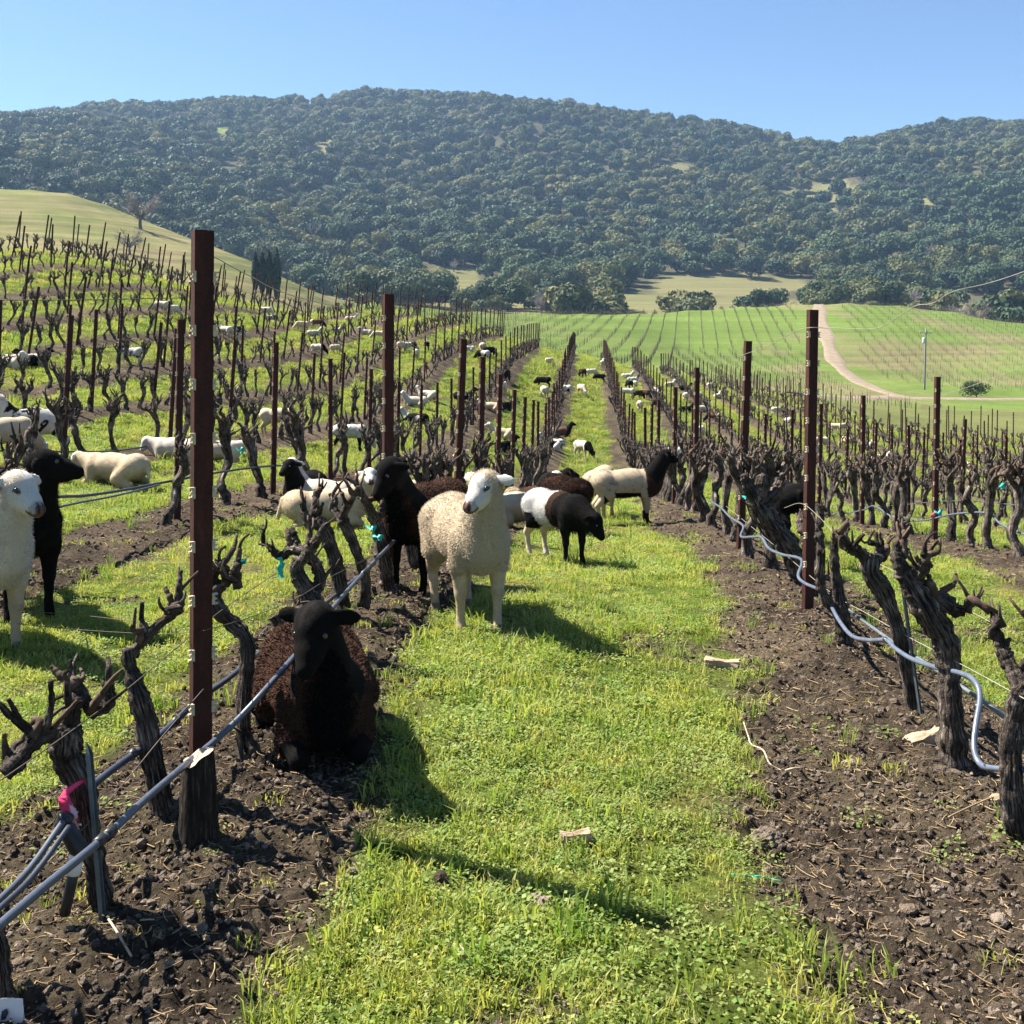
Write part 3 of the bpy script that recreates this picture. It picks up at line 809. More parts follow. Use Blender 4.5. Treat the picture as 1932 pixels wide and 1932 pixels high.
W1 = drawn_vine(3.35, [(1934, 1665, 30), (1918, 1560, 25), (1908, 1480, 22), (1908, 1400, 22), (1920, 1330, 22), (1938, 1290, 22)],
    [([(1926, 1310, 16), (1912, 1268, 16), (1892, 1228, 13), (1880, 1190, 9), (1872, 1154, 5)], [[(1890, 1225, 8), (1905, 1205, 5)]]), ([(1936, 1290, 16), (1960, 1250, 14), (1975, 1200, 10)], [])],
    'split-barked grapevine with the white hose crossing its trunk', 311)
W2 = drawn_vine(3.95, [(1797, 1414, 26), (1792, 1322, 22), (1788, 1256, 23), (1780, 1206, 26), (1750, 1156, 29), (1724, 1107, 24), (1704, 1078, 21)],
    [([(1708, 1085, 15), (1694, 1060, 13), (1692, 1036, 11), (1706, 1015, 7)], [[(1703, 1020, 6), (1713, 1003, 4), (1718, 990, 3)], [(1700, 1060, 6), (1715, 1035, 4)]]),
     ([(1718, 1095, 15), (1738, 1078, 14), (1746, 1056, 11)], [[(1745, 1058, 7), (1754, 1040, 5), (1769, 1020, 3.5)], [(1738, 1075, 6), (1728, 1048, 4)]]),
     ([(1762, 1165, 18), (1768, 1130, 18), (1800, 1150, 14), (1820, 1152, 10)], [[(1815, 1152, 6), (1831, 1144, 4)], [(1766, 1128, 10), (1756, 1100, 8), (1752, 1085, 5)]])],
    'big forked grapevine with a wood block lying at its foot', 312)
W3 = drawn_vine(4.55, [(1720, 1335, 15), (1707, 1256, 14), (1688, 1173, 16), (1662, 1112, 21), (1640, 1078, 19), (1643, 1045, 15)],
    [([(1642, 1060, 14), (1620, 1042, 11), (1604, 1034, 9), (1586, 1010, 7)], [[(1606, 1034, 5), (1630, 1008, 4)], [(1590, 1015, 5), (1578, 1000, 3)]]),
     ([(1645, 1060, 13), (1664, 1048, 10), (1672, 1030, 7)], [[(1655, 1045, 6), (1653, 1004, 3.5)], [(1670, 1035, 4), (1680, 1010, 3)]])],
    'leaning grapevine tied to a thin grey stake above the dipping hose', 313)
W4 = drawn_vine(5.6, [(1592, 1210, 18), (1588, 1170, 16), (1584, 1140, 14), (1578, 1090, 10), (1574, 1050, 9), (1574, 1018, 8)],
    [([(1586, 1160, 12), (1560, 1135, 11), (1548, 1100, 10), (1549, 1050, 9), (1548, 1006, 7)], [[(1549, 1030, 5), (1538, 1012, 3)]]), ([(1574, 1025, 7), (1586, 1010, 6), (1598, 1005, 5)], [])],
    'two-stemmed grapevine standing behind the steel post', 314)
W5 = drawn_vine(6.9, [(1548, 1160, 14), (1540, 1120, 14), (1535, 1080, 14), (1532, 1040, 16), (1528, 1010, 17)], [([(1530, 1020, 12), (1545, 990, 9), (1550, 960, 5)], []), ([(1530, 1020, 12), (1512, 990, 10), (1515, 965, 6)], [])], 'knobby grapevine pressed against the steel post', 315)
W6 = drawn_vine(7.4, [(1516, 1120, 17), (1508, 1080, 19), (1490, 1035, 21), (1464, 1000, 22), (1440, 962, 22), (1424, 935, 20)],
    [([(1428, 945, 15), (1412, 918, 12), (1404, 895, 7)], [[(1410, 915, 5), (1398, 905, 3)]]), ([(1440, 960, 14), (1462, 930, 12), (1470, 905, 8)], [[(1466, 920, 5), (1480, 900, 3)]]), ([(1430, 945, 14), (1438, 905, 11), (1436, 885, 6)], [])],
    'thick strongly slanting grapevine next to the steel post', 316)
SPECIAL_T = {-1: 7.6, 0: 7.6}

# all other vines, row by row
cand = []
for k in range(-15, 10):
    s0 = ROW0 + PITCH * k
    t = SPECIAL_T.get(k, 2.2 + (k * 0.37) % 1.0)
    while True:
        t += (0.72 if k in (0, 1) else 0.76) + random.gauss(0, .08)
        if t > float(t_end(np.array([s0]))[()]): break
        if random.random() < 0.05: continue
        x, y = st2xy(s0 + random.gauss(0, .03), t)
        if y < 3 or abs(x / y) > 0.55: continue
        cand.append((k, t, x, y))
cz = ground(np.array([c[2] for c in cand]), np.array([c[3] for c in cand]))
cand = [(k, t, x, y, z) for (k, t, x, y), z in zip(cand, cz)]
cand.sort(key=lambda c: c[3] if abs(c[2] / c[3]) < 0.475 else c[3] + 60)
ORD = ['', 'first', 'second', 'third', 'fourth', 'fifth', 'sixth', 'seventh', 'eighth', 'ninth', 'tenth', 'eleventh', 'twelfth', 'thirteenth', 'fourteenth', 'fifteenth', 'sixteenth']
SIDE = lambda k: ('row with the drip hose and lying brown sheep' if k == -1 else 'row with the looping white hose' if k == 0 else
                  ORD[-k] + ' row uphill of the grass alley' if k < 0 else ORD[k + 1] + ' row downhill of the grass alley')
NV = 283
for i, (k, t, x, y, z) in enumerate(cand[:NV]):
    side = SIDE(k)
    place_vine(VAR[random.randrange(10)], (x, y, z), -ROW_A + (math.pi if random.random() < .5 else 0) + random.gauss(0, .25), random.uniform(1.12, 1.4) if k in (0, 1, -2, -3) else random.uniform(1.0, 1.28),
               'gnarled bare grapevine in the ' + side, 'grapevines in the ' + side, parts=(y < 16))
rest = cand[NV:]
n = len(rest)
scatter('vines', [(c[2], c[3], c[4]) for c in rest], np.stack([RNG.normal(0, .07, n), RNG.normal(0, .07, n), RNG.uniform(0, 6.28, n)], 1), RNG.uniform(.85, 1.2, n), RNG.integers(0, 8, n), LOW,
        'mass of bare pruned grapevines in the rows farther up and down the slope')
print('vines', len(cand))

# ------------------------------------------------------------------ steel posts
def mat_rust(name, c0, c1, c2):
    m, nt, out = new_mat(name)
    f = noise_fac(nt, 12, 6, 0.7, stretch=(1, 1, 0.35)); f2 = noise_fac(nt, 90, 4)
    c = ramp(nt, f, [(0.3, c0), (0.55, c1), (0.75, c2)])
    c = mixc(nt, c, ramp(nt, f2, [(0.3, (0.75, 0.75, 0.75)), (0.7, (1.25, 1.2, 1.15))]), 1.0, 'MULTIPLY')
    principled(nt, out, c, 0.75, bump(nt, f2, 0.35, 0.002), 0.25)
    return m
MAT['rust'] = mat_rust('rusty_steel', (0.022, 0.007, 0.006), (0.050, 0.015, 0.011), (0.095, 0.036, 0.022))
MAT['hook'] = simple('notch_daylight', [(0.3, (0.32, 0.26, 0.16)), (0.7, (0.60, 0.52, 0.36))], 60, 0.6, 0.2, 0.002)  # pale tabs paint the bright background showing through the post notches

PH = 1.77
def post_profile(w=0.060, f=0.034, lip=0.012, th=0.0035):
    a = w / 2
    o_ = [(-a + lip, f), (-a, f), (-a, 0), (a, 0), (a, f), (a - lip, f)]
    i_ = [(a - lip, f - th), (a - th, f - th), (a - th, th), (-a + th, th), (-a + th, f - th), (-a + lip, f - th)]
    return o_ + i_
def post_mesh(low=False):
    pr = post_profile() if not low else [(-.03, .03), (-.03, 0), (.03, 0), (.03, .03), (.025, .03), (.025, .005), (-.025, .005), (-.025, .03)]
    n = len(pr); zs = [-0.35, PH]
    V = [(x, y, z) for z in zs for x, y in pr]
    F = [(j, (j + 1) % n, n + (j + 1) % n, n + j) for j in range(n)]
    if not low:
        h = n // 2
        F += [(n + j, n + j + 1, n + n - 2 - j, n + n - 1 - j) for j in range(h - 1)]
    else:
        F += [(n, n + 1, n + 6, n + 7), (n + 1, n + 2, n + 5, n + 6), (n + 2, n + 3, n + 4, n + 5)]
    me = mesh_np('post', V, F, MAT['rust'], False)
    return me
POST, POST_LOW = post_mesh(), post_mesh(True)
def hook_mesh():
    V, F = [], []
    def bx(x0, x1, y0, y1, z0, z1):
        k = len(V)
        x0, x1, z0, z1 = x0 * 1.7, x1 * 1.7, z0 * 1.35, z1 * 1.35
        V.extend([(x0, y0, z0), (x1, y0, z0), (x1, y1, z0), (x0, y1, z0), (x0, y0, z1), (x1, y0, z1), (x1, y1, z1), (x0, y1, z1)])
        F.extend([(k, k + 3, k + 2, k + 1), (k + 4, k + 5, k + 6, k + 7), (k, k + 1, k + 5, k + 4), (k + 1, k + 2, k + 6, k + 5), (k + 2, k + 3, k + 7, k + 6), (k + 3, k, k + 4, k + 7)])
    bx(-.0045, .0005, -.002, .010, -.013, .013); bx(.0005, .0060, -.002, .010, -.013, -.009); bx(.0005, .0060, -.002, .010, .009, .013); bx(.0005, .0040, -.002, .010, -.002, .002)
    return mesh_np('hook', V, F, MAT['hook'], False)
HOOK = hook_mesh()
def post_far_mesh():
    """distant post: profile with hooks joined in"""
    V = [tuple(v.co) for v in POST_LOW.vertices]; F = [tuple(p.vertices) for p in POST_LOW.polygons]
    nf = len(F)
    for z in np.arange(0.35, PH - .05, 0.17):
        for sx in (-1, 1):
            k = len(V); x0, x1 = (sx * .030, sx * .036)
            V += [(x0, -.002, z - .012), (x1, -.002, z - .012), (x1, .01, z - .012), (x0, .01, z - .012), (x0, -.002, z + .012), (x1, -.002, z + .012), (x1, .01, z + .012), (x0, .01, z + .012)]
            F += [(k, k + 3, k + 2, k + 1), (k + 4, k + 5, k + 6, k + 7), (k, k + 1, k + 5, k + 4), (k + 1, k + 2, k + 6, k + 5), (k + 2, k + 3, k + 7, k + 6), (k + 3, k, k + 4, k + 7)]
    me = mesh_np('post', V, F, MAT['rust'], False)
    me.materials.append(MAT['hook'])
    me.polygons.foreach_set('material_index', np.array([0] * nf + [1] * (len(F) - nf), np.int32))
    return me
POST_FAR = post_far_mesh()

def steel_post(p, rz, label, group=None, tilt=(0, 0), height=1.0):
    e = tag(obj('steel_post', None, None, p, (tilt[0], tilt[1], rz), (1, 1, height)), label, 'post', group)
    obj('profile', POST, e)
    for z in np.arange(0.28, PH - .03, 0.168):
        for sx in (-1, 1):
            h = obj('hook', HOOK, e, (sx * .0345, -.0035, z)); 
            if sx < 0: h.scale = (-1, 1, 1)
    return e

PD = {-1: [3.3, 6.45, 9.8, 11.95, 14.2, 16.9, 19.6, 22.9, 25.8, 30.0], 0: [6.6, 9.5, 13.5, 16.8, 20.8, 23.1, 25.2, 31.0],
      -2: [9.6, 12.6], -3: [12.5, 15.8], -4: [18.6], 1: [12.3, 15.5], 2: [19.0, 22.0]}
pc = []
for k in range(-15, 10):
    s0 = ROW0 + PITCH * k; te = float(t_end(np.array([s0]))[()])
    ds_ = list(PD.get(k, [6.0 + (k * 1.31) % 2.9]))
    while ds_[-1] < te: ds_.append(ds_[-1] + 2.75 + random.gauss(0, .12))
    for t in ds_:
        x, y = st2xy(s0, t)
        if y > 2 and abs(x / y) < 0.56: pc.append((k, t, x, y))
    x, y = st2xy(s0, te + .3); pc.append((k, te + .3, x, y))
pz = ground(np.array([c[2] for c in pc]), np.array([c[3] for c in pc]))
pc = [(*c, z) for c, z in zip(pc, pz)]
pc.sort(key=lambda c: c[3] if abs(c[2] / c[3]) < 0.475 else c[3] + 60)
OWN = {(-1, 3.3): 'tall rusty steel post rising beside the sawn vine stump', (-1, 6.45): 'rusty steel post behind the pale vine with teal tie',
       (0, 6.6): 'rusty steel post standing beside the looping white hose', (0, 9.5): 'rusty steel post just past the thick slanting vine', (1, 12.3): 'rusty steel post among dark trunks in the second downhill row'}
farp = []
for i, (k, t, x, y, z) in enumerate(pc):
    lean = 0.05 + 0.10 * min(1, max(0, (-k - 3) / 4)) if k < -2 else (0.03 if k < 0 else 0.025)
    tx, ty = random.gauss(0, .02), lean * random.uniform(.3, 1.3)
    if t < 7: tx, ty = 0.0, 0.004
    if k == 0 and t < 14: ty = 0.02
    side = SIDE(k)
    rz = R(30) if k <= -1 else R(20)
    if k == -1 and t < 4: rz = R(35)
    if i < 300:
        lab = OWN.get((k, t)) or 'rusty notched steel post in the ' + side
        grp = None if (k, t) in OWN else 'steel posts in the ' + side
        if i < 26: steel_post((x, y, z), rz, lab, grp, (tx, ty), .975 if (k == -1 and t < 4) else .965 if (k == -1 and t < 7) else 1.0)
        else: tag(obj('steel_post', POST_FAR, None, (x, y, z), (tx, ty, rz + random.gauss(0, .1)), (1, 1, random.uniform(.93, 1.04))), lab, 'post', grp)
    else: farp.append((x, y, z, tx, ty, rz))
if farp:
    scatter('posts', [f[:3] for f in farp], [f[3:] for f in farp], np.full(len(farp), 1.0), np.zeros(len(farp), int), [POST_FAR], 'mass of rusty steel posts in the rows farthest away')
print('posts', len(pc))

# ------------------------------------------------------------------ hoses, wires, stakes, small things
def mat_plain(name, c, rough=0.5, spec=0.5, metallic=0.0, scale=25, var=0.25):
    return simple(name, [(0.3, tuple(q * (1 - var) for q in c)), (0.7, tuple(min(1, q * (1 + var)) for q in c))], scale, rough, 0.15, 0.002, spec, metallic)
MAT['hose'] = mat_plain('grey_blue_hose', (0.060, 0.072, 0.100), 0.38, 0.6)
MAT['hose2'] = mat_plain('dark_hose', (0.030, 0.036, 0.055), 0.42, 0.5)
MAT['hose_pale'] = mat_plain('pale_hose', (0.10, 0.12, 0.165), 0.26, 0.8)
MAT['black'] = mat_plain('black_plastic', (0.012, 0.012, 0.014), 0.45, 0.5)
MAT['white'] = mat_plain('white_plastic', (0.70, 0.70, 0.70), 0.5, 0.4, var=0.08)
MAT['wire'] = mat_plain('trellis_wire', (0.10, 0.075, 0.055), 0.5, 0.5, 0.4)
MAT['pale_wire'] = mat_plain('pale_wire', (0.26, 0.235, 0.18), 0.5, 0.5)
MAT['stake'] = mat_plain('galvanised_stake', (0.13, 0.155, 0.165), 0.5, 0.5, 0.3)
MAT['teal'] = mat_plain('teal_tape', (0.01, 0.42, 0.33), 0.5, 0.4)
MAT['pink'] = mat_plain('pink_tape', (0.75, 0.04, 0.13), 0.5, 0.4)
MAT['palepink'] = mat_plain('faded_tape', (0.75, 0.42, 0.46), 0.5, 0.4)
MAT['wood'] = simple('weathered_wood', [(0.3, (0.20, 0.14, 0.09)), (0.55, (0.38, 0.28, 0.19)), (0.75, (0.55, 0.44, 0.32))], 14, 0.9, 0.6, 0.01, stretch=(1, 6, 6))
MAT['stump'] = simple('stump_bark', [(0.3, (0.008, 0.006, 0.005)), (0.55, (0.03, 0.022, 0.017)), (0.75, (0.13, 0.10, 0.07))], 18, 0.95, 0.8, 0.02, stretch=(6, 6, 0.7))

def line(name, pts, r, mat, label, cat, seg=8, group=None, dens=12):
    """a hose or wire through world points"""
    P = [np.array(p) for p in pts]; c = P[0].copy()
    V, F, UV = tube_np([p - c for p in P], [r] * len(P), dens * len(P), seg)
    return tag(obj(name, tube_mesh(name, (V, F, UV), mat), None, Vector(c)), label, cat, group)

def child_tube(name, parent, pts, rad, mat, n=8, seg=10):
    c = np.array(parent.location)
    V, F, UV = tube_np([np.array(p) - c for p in pts], rad, n, seg)
    return obj(name, tube_mesh(name, (V, F, UV), mat), parent)

def dL(u, s=LR): return s * FPX / ((u - 1110.0)) * 1.0
def onrow(pl, s): return [pix(u, v, max(1.6, dL(u, s))) for u, v in pl]

hA = line('drip_hose', onrow([(-60, 1795), (0, 1745), (90, 1668), (195, 1582), (270, 1512), (350, 1443), (400, 1402)], LR + .05) + [pix(450, 1356, 3.42), pix(500, 1302, 3.52), pix(545, 1250, 3.72), pix(575, 1215, 4.1), pix(610, 1170, 4.6)] + onrow([(640, 1132), (700, 1066), (760, 1004), (800, 965)], LR + .05), 0.0095, MAT['hose'], 'thick blue-grey drip hose strung along the row past the lying sheep', 'hose', 10)
for (u, v) in [(188, 1588), (206, 1573), (690, 1078)]:
    a = pix(u - 6, v + 6, dL(u - 6, LR + .05)); b = pix(u + 6, v - 6, dL(u + 6, LR + .05))
    child_tube('clamp', hA, [a, b], [0.0135, 0.0135], MAT['black'], 3)
line('drip_hose', onrow([(-60, 1765), (-10, 1722), (60, 1655), (130, 1560)], LR - .03), 0.0065, MAT['hose2'], 'thin dark hose rising to the black tee fitting', 'hose')
line('drip_hose', onrow([(-60, 1748), (-10, 1706), (55, 1640), (118, 1552)], LR - .06), 0.0075, MAT['hose'], 'blue-grey hose end clipped into the black tee fitting', 'hose')
hB = line('drip_hose', onrow([(150, 1502), (215, 1450), (300, 1388), (375, 1320), (430, 1281), (490, 1232), (530, 1210), (600, 1150), (680, 1085), (760, 1018)], LR - .13), 0.010, MAT['hose2'], 'dark second hose running behind the tall steel post', 'hose', 10)
for (u, v) in [(250, 1423), (330, 1362)]:
    d_ = dL(u, LR - .13); child_tube('clamp', hB, [pix(u - 6, v + 5, d_), pix(u + 6, v - 5, d_)], [0.014, 0.014], MAT['black'], 3)
# tee fitting
tf = tag(obj('hose_fitting', None, None, pix(128, 1660, 2.62)), 'black plastic tee fitting with white sleeve under the pink-taped vine', 'fitting')
child_tube('riser', tf, [pix(122, 1725, 2.62), pix(140, 1640, 2.62)], [0.013, 0.013], MAT['black'], 4, 10)
child_tube('sleeve', tf, [pix(139, 1648, 2.62), pix(147, 1600, 2.62)], [0.017, 0.017], MAT['white'], 4, 12)
child_tube('tee', tf, [pix(112, 1552, 2.62), pix(128, 1566, 2.62), pix(150, 1602, 2.62), pix(172, 1606, 2.62)], [0.017, 0.019, 0.022, 0.014], MAT['black'], 12, 10)
child_tube('collar', tf, [pix(116, 1560, 2.62), pix(126, 1538, 2.62)], [0.018, 0.018], MAT['black'], 4, 12)
# wires on the left row
line('trellis_wire', onrow([(-40, 1500), (60, 1432), (150, 1368), (240, 1300), (330, 1225), (420, 1150), (520, 1082)], LR - .05), 0.0016, MAT['wire'], 'thin wire passing through the heads of the taped vines', 'wire', 5)
line('trellis_wire', [pix(60, 1655, 2.5), pix(160, 1560, 2.66), pix(240, 1470, 2.9), pix(310, 1385, 3.1), pix(384, 1300, 3.3)], 0.0016, MAT['wire'], 'thin rusty wire slanting up to the tall steel post', 'wire', 5)
line('trellis_wire', [pix(384, 1190, 3.32), pix(470, 1165, 3.8), pix(560, 1128, 4.6), pix(640, 1080, 5.4), pix(735, 1035, 6.4)], 0.0016, MAT['wire'], 'thin wire stretched between the two nearest posts of the hose row', 'wire', 5)
line('trellis_wire', [pix(-20, 1150, 6.2), pix(120, 1158, 5.2), pix(250, 1172, 4.3), pix(350, 1188, 3.4)], 0.0016, MAT['wire'], 'slack wire crossing in front of the black standing sheep legs', 'wire', 5)
line('trellis_wire', [pix(-20, 1172, 5.6), pix(150, 1188, 4.8), pix(300, 1196, 4.0), pix(380, 1190, 3.35)], 0.0014, MAT['wire'], 'lower slack wire over the shaded grass near the taped vine', 'wire', 5)
# second row uphill: hose sagging at knee height
s2 = ROW0 - 2 * PITCH
line('drip_hose', onrow([(-30, 952), (100, 938), (160, 935), (230, 925), (320, 908), (420, 890), (500, 880), (545, 878)], s2), 0.011, MAT['hose2'], 'dark hose sagging along the second row uphill of the alley', 'hose')
line('drip_hose', onrow([(90, 962), (150, 948), (215, 936), (300, 915)], s2 + .05), 0.008, MAT['hose'], 'short blue-grey hose under the sagging dark hose', 'hose')
line('trellis_wire', onrow([(-30, 850), (100, 852), (240, 848), (380, 820)], s2 - PITCH), 0.010, MAT['hose2'], 'dark hose along the third row uphill of the alley', 'hose')
# right row: pale hose in loops, one piece
hp = line('drip_hose', [pix(1990, 1452, 3.2), pix(1932, 1452, 3.33), pix(1878, 1450, 3.42), pix(1850, 1442, 3.5), pix(1838, 1412, 3.55), pix(1841, 1370, 3.6), pix(1849, 1315, 3.68), pix(1838, 1284, 3.75), pix(1812, 1270, 3.85), pix(1768, 1260, 4.05), pix(1722, 1244, 4.3), pix(1690, 1224, 4.5), pix(1672, 1208, 4.65), pix(1640, 1208, 4.85), pix(1608, 1200, 5.1), pix(1584, 1172, 5.35), pix(1566, 1138, 5.6), pix(1560, 1122, 5.75),
             pix(1545, 1112, 6.0), pix(1518, 1100, 6.35), pix(1506, 1086, 6.5), pix(1512, 1056, 6.75), pix(1475, 1046, 7.2), pix(1450, 1034, 7.6), pix(1437, 1014, 7.9), pix(1420, 1013, 8.2), pix(1398, 1012, 8.6), pix(1402, 992, 8.9), pix(1378, 976, 9.6), pix(1360, 958, 10.4), pix(1340, 945, 11.5)], 0.0095, MAT['hose_pale'], 'pale hose looping in low swags between the vine trunks', 'hose', 10, dens=8)
for (u, v, d_, du, dv) in [(1846, 1334, 3.66, 1, 5), (1866, 1448, 3.46, 6, 3), (1672, 1208, 4.65, 3, 3)]:
    child_tube('clamp', hp, [pix(u - du, v + dv, d_), pix(u + du, v - dv, d_)], [0.014, 0.014], MAT['black'], 3)
line('drip_hose', [pix(1560, 1120, 6.3), pix(1620, 1165, 5.5), pix(1690, 1215, 4.8), pix(1760, 1260, 4.3), pix(1850, 1320, 3.9), pix(1920, 1372, 3.6)], 0.008, MAT['stake'], 'straight grey tube behind the looping pale hose', 'hose')
line('trellis_wire', onrow([(1370, 955), (1450, 1020), (1560, 1112), (1640, 1160), (1720, 1205), (1830, 1262), (1990, 1350)], RR), 0.0018, MAT['pale_wire'], 'thin pale wire along the row with the looping hose', 'wire', 5)
line('trellis_wire', [pix(1480, 958, 6.7), pix(1512, 950, 6.4), pix(1545, 975, 6.0), pix(1600, 1030, 5.4), pix(1700, 1085, 4.7), pix(1900, 1190, 3.9)], 0.0015, MAT['pale_wire'], 'slack pale wire draped off the steel post by the hose', 'wire', 5)
s3 = ROW0 + PITCH
line('drip_hose', onrow([(1480, 955), (1540, 962), (1590, 968), (1630, 962), (1650, 955), (1690, 978), (1740, 982), (1800, 970), (1862, 968), (1890, 990), (1940, 1010), (1990, 1015)], s3), 0.010, MAT['hose_pale'], 'pale hose along the second row downhill of the alley', 'hose', 8)
line('trellis_wire', onrow([(1500, 950), (1650, 955), (1800, 945), (1990, 960)], s3 + .05), 0.004, MAT['hose_pale'], 'thin pale tube above the second downhill row hose', 'hose', 6)
line('loose_wire', [pix(1395, 672, 9.4), pix(1450, 652, 8.4), pix(1508, 622, 6.6), pix(1566, 619, 6.4), pix(1650, 620, 6.2), pix(1690, 600, 6.1), pix(1728, 577, 6.0), pix(1760, 572, 5.9), pix(1799, 550, 5.8), pix(1870, 533, 5.7), pix(1960, 503, 5.5)], 0.0020, MAT['pale_wire'], 'loose kinked pale wire hanging off the post tops against the hills', 'wire', 6)
line('loose_wire', [pix(1758, 752, 12.3), pix(1850, 722, 12.0), pix(1990, 668, 11.6)], 0.0022, MAT['pale_wire'], 'pale wire running off the downhill post toward the pole', 'wire', 6)
line('trellis_wire', [pix(-20, 566, 30), pix(150, 566, 31), pix(345, 562, 33)], 0.014, MAT['wire'], 'wire between posts on the upper hillside', 'wire', 5)
line('trellis_wire', onrow([(392, 478), (470, 520), (560, 560), (730, 600)], LR), 0.0017, MAT['pale_wire'], 'thin upper wire leaving the tall steel post', 'wire', 5)

# stakes
def stake(p0, p1, w, label):
    c = Vector(p0); a = Vector(p1) - Vector(p0); L_ = a.length
    pr = [(-w, w * .9), (-w, 0), (0, -w * .25), (w, 0), (w, w * .9), (w * .8, w * .9), (w * .8, w * .15), (0, 0), (-w * .8, w * .15), (-w * .8, w * .9)]
    V = [(x, y, z) for z in (-0.1, L_ * .93) for x, y in pr] + [(0, 0, L_)]
    n = len(pr)
    F = [(j, (j + 1) % n, n + (j + 1) % n, n + j) for j in range(n)] + [(n + j, n + (j + 1) % n, 2 * n) for j in range(n)]
    o = obj('metal_stake', mesh_np('metal_stake', V, F, MAT['stake'], False), None, c)
    o.rotation_euler = a.to_track_quat('Z', 'Y').to_euler()
    return tag(o, label, 'stake')
stake(pix(190, 1737, 2.70), pix(163, 1399, 2.70), 0.011, 'grey angled metal stake leaning on the pink-taped vine')
stake(pix(1733, 1332, 4.5), pix(1699, 1092, 4.55), 0.009, 'thin grey metal stake beside the leaning vine')

# tapes
def ribbon(name, pts, w, mat, label, cat, seed=0):
    g = np.random.default_rng(seed); V, F = [], []
    P = catmull([np.array(p) for p in pts], 14); c = P[0].copy()
    for i, p in enumerate(P):
        tw = 0.5 * math.sin(i * 0.7 + seed); sd_ = np.array([math.cos(tw), math.sin(tw), .15 * g.normal()]) * w * g.uniform(.7, 1.2)
        for e in (-1, 1):
            for f in (0, 1): V.append(p - c + sd_ * e + np.array([0, .0012 * f, 0]))
    for i in range(len(P) - 1):
        k = i * 4
        F += [(k, k + 2, k + 6, k + 4), (k + 1, k + 5, k + 7, k + 3), (k, k + 4, k + 5, k + 1), (k + 2, k + 3, k + 7, k + 6)]
    return tag(obj(name, mesh_np(name, V, F, mat), None, Vector(c)), label, cat)
ribbon('flagging_tape', [pix(158, 1472, 2.71), pix(136, 1486, 2.70), pix(122, 1500, 2.70), pix(124, 1520, 2.69), pix(132, 1536, 2.69), pix(140, 1550, 2.69)], 0.014, MAT['pink'], 'bright pink tape tied round the thick vine', 'tape', 2)
ribbon('flagging_tape', [pix(134, 1520, 2.68), pix(140, 1535, 2.67), pix(137, 1550, 2.67), pix(147, 1558, 2.67)], 0.008, MAT['palepink'], 'faded pale pink tape end hanging above the tee fitting', 'tape', 5)
ribbon('vine_tie', [pix(526, 1052, 5.0), pix(532, 1062, 5.0), pix(528, 1075, 5.0), pix(532, 1090, 5.0)], 0.014, MAT['teal'], 'teal tie fluttering from the looped vine', 'tape', 3)
TIES = [(712, 1012, 6.25, 'teal tie round the pale barked vine'), (768, 940, 7.2, 'teal tie on the dark vine beside the black-faced sheep'), (452, 1058, 3.75, 'small teal tie on the slim hooked vine'), (262, 866, 14.0, 'teal ties knotted on a vine head in the upper rows'),
        (452, 848, 12.2, 'teal tie on a vine of the second uphill row'), (1410, 938, 8.0, 'teal tie on the slanting vine of the hose row'), (1888, 915, 10.3, 'teal ties on a vine in the second downhill row'), (1770, 965, 11.5, 'teal scrap on a trunk in the second downhill row'), (700, 995, 6.25, 'teal scrap below the head of the pale barked vine')]
for i, (u, v, d_, lb) in enumerate(TIES):
    ribbon('vine_tie', [pix(u - 8, v - 3, d_), pix(u, v + 4, d_ - .03), pix(u + 7, v - 4, d_ - .01), pix(u + 3, v + 8, d_ - .03)], 0.010 + .0006 * d_, MAT['teal'], lb, 'tape', i)
ribbon('flagging_tape', [pix(1758, 975, 12.0), pix(1766, 968, 12.0), pix(1775, 962, 12.0)], 0.03, MAT['pink'], 'pink tape on the pale hose of the second downhill row', 'tape', 7)
ribbon('vine_tie', [Vector((pix(1382, 1598, 1).x * 3.05, 3.05, gz(pix(1382, 1598, 1).x * 3.05, 3.05) + .012)), Vector((pix(1425, 1598, 1).x * 3.03, 3.03, gz(pix(1425, 1598, 1).x * 3.03, 3.03) + .02)), Vector((pix(1470, 1598, 1).x * 3.06, 3.06, gz(pix(1470, 1598, 1).x * 3.06, 3.06) + .012))], 0.006, MAT['teal'], 'strip of teal tape lying on the soil edge', 'tape', 9)

# sawn stump in front of the tall post
def stump():
    p = pix(371, 1590, 3.12); base = Vector((p.x, p.y, gz(p.x, p.y)))
    g = np.random.default_rng(5); n, seg = 14, 22; V, F = [], []
    for i in range(n):
        f = i / (n - 1)
        for j in range(seg):
            a = j / seg * 6.283; r = 0.044 * (1.22 - .3 * f) * (1 + .10 * math.sin(3 * a + 1) + .07 * math.sin(7 * a + f) + (g.normal(0, .025) if i < n - 2 else 0))
            top = 0.20 + 0.022 * math.cos(a - .4) + .004 * math.sin(5 * a)
            V.append((r * 1.05 * math.cos(a), r * math.sin(a), -.06 + (top + .06) * f))
    for i in range(n - 1):
        for j in range(seg): F.append((i * seg + j, i * seg + (j + 1) % seg, (i + 1) * seg + (j + 1) % seg, (i + 1) * seg + j))
    e = tag(obj('vine_stump', None, None, base), 'broad dark sawn-off vine stump at the foot of the tall post', 'stump')
    obj('bark', mesh_np('bark', V, F, MAT['stump']), e)
    T = [tuple(V[(n - 1) * seg + j]) for j in range(seg)]
    c = tuple(np.mean(T, axis=0) + np.array([0, 0, -.004]))
    T2 = [(x * .97, y * .97, z + .003) for x, y, z in T]
    obj('cut_face', mesh_np('cut_face', T2 + [c], [(j, (j + 1) % seg, seg) for j in range(seg)], MAT['cut'], False), e)
stump()

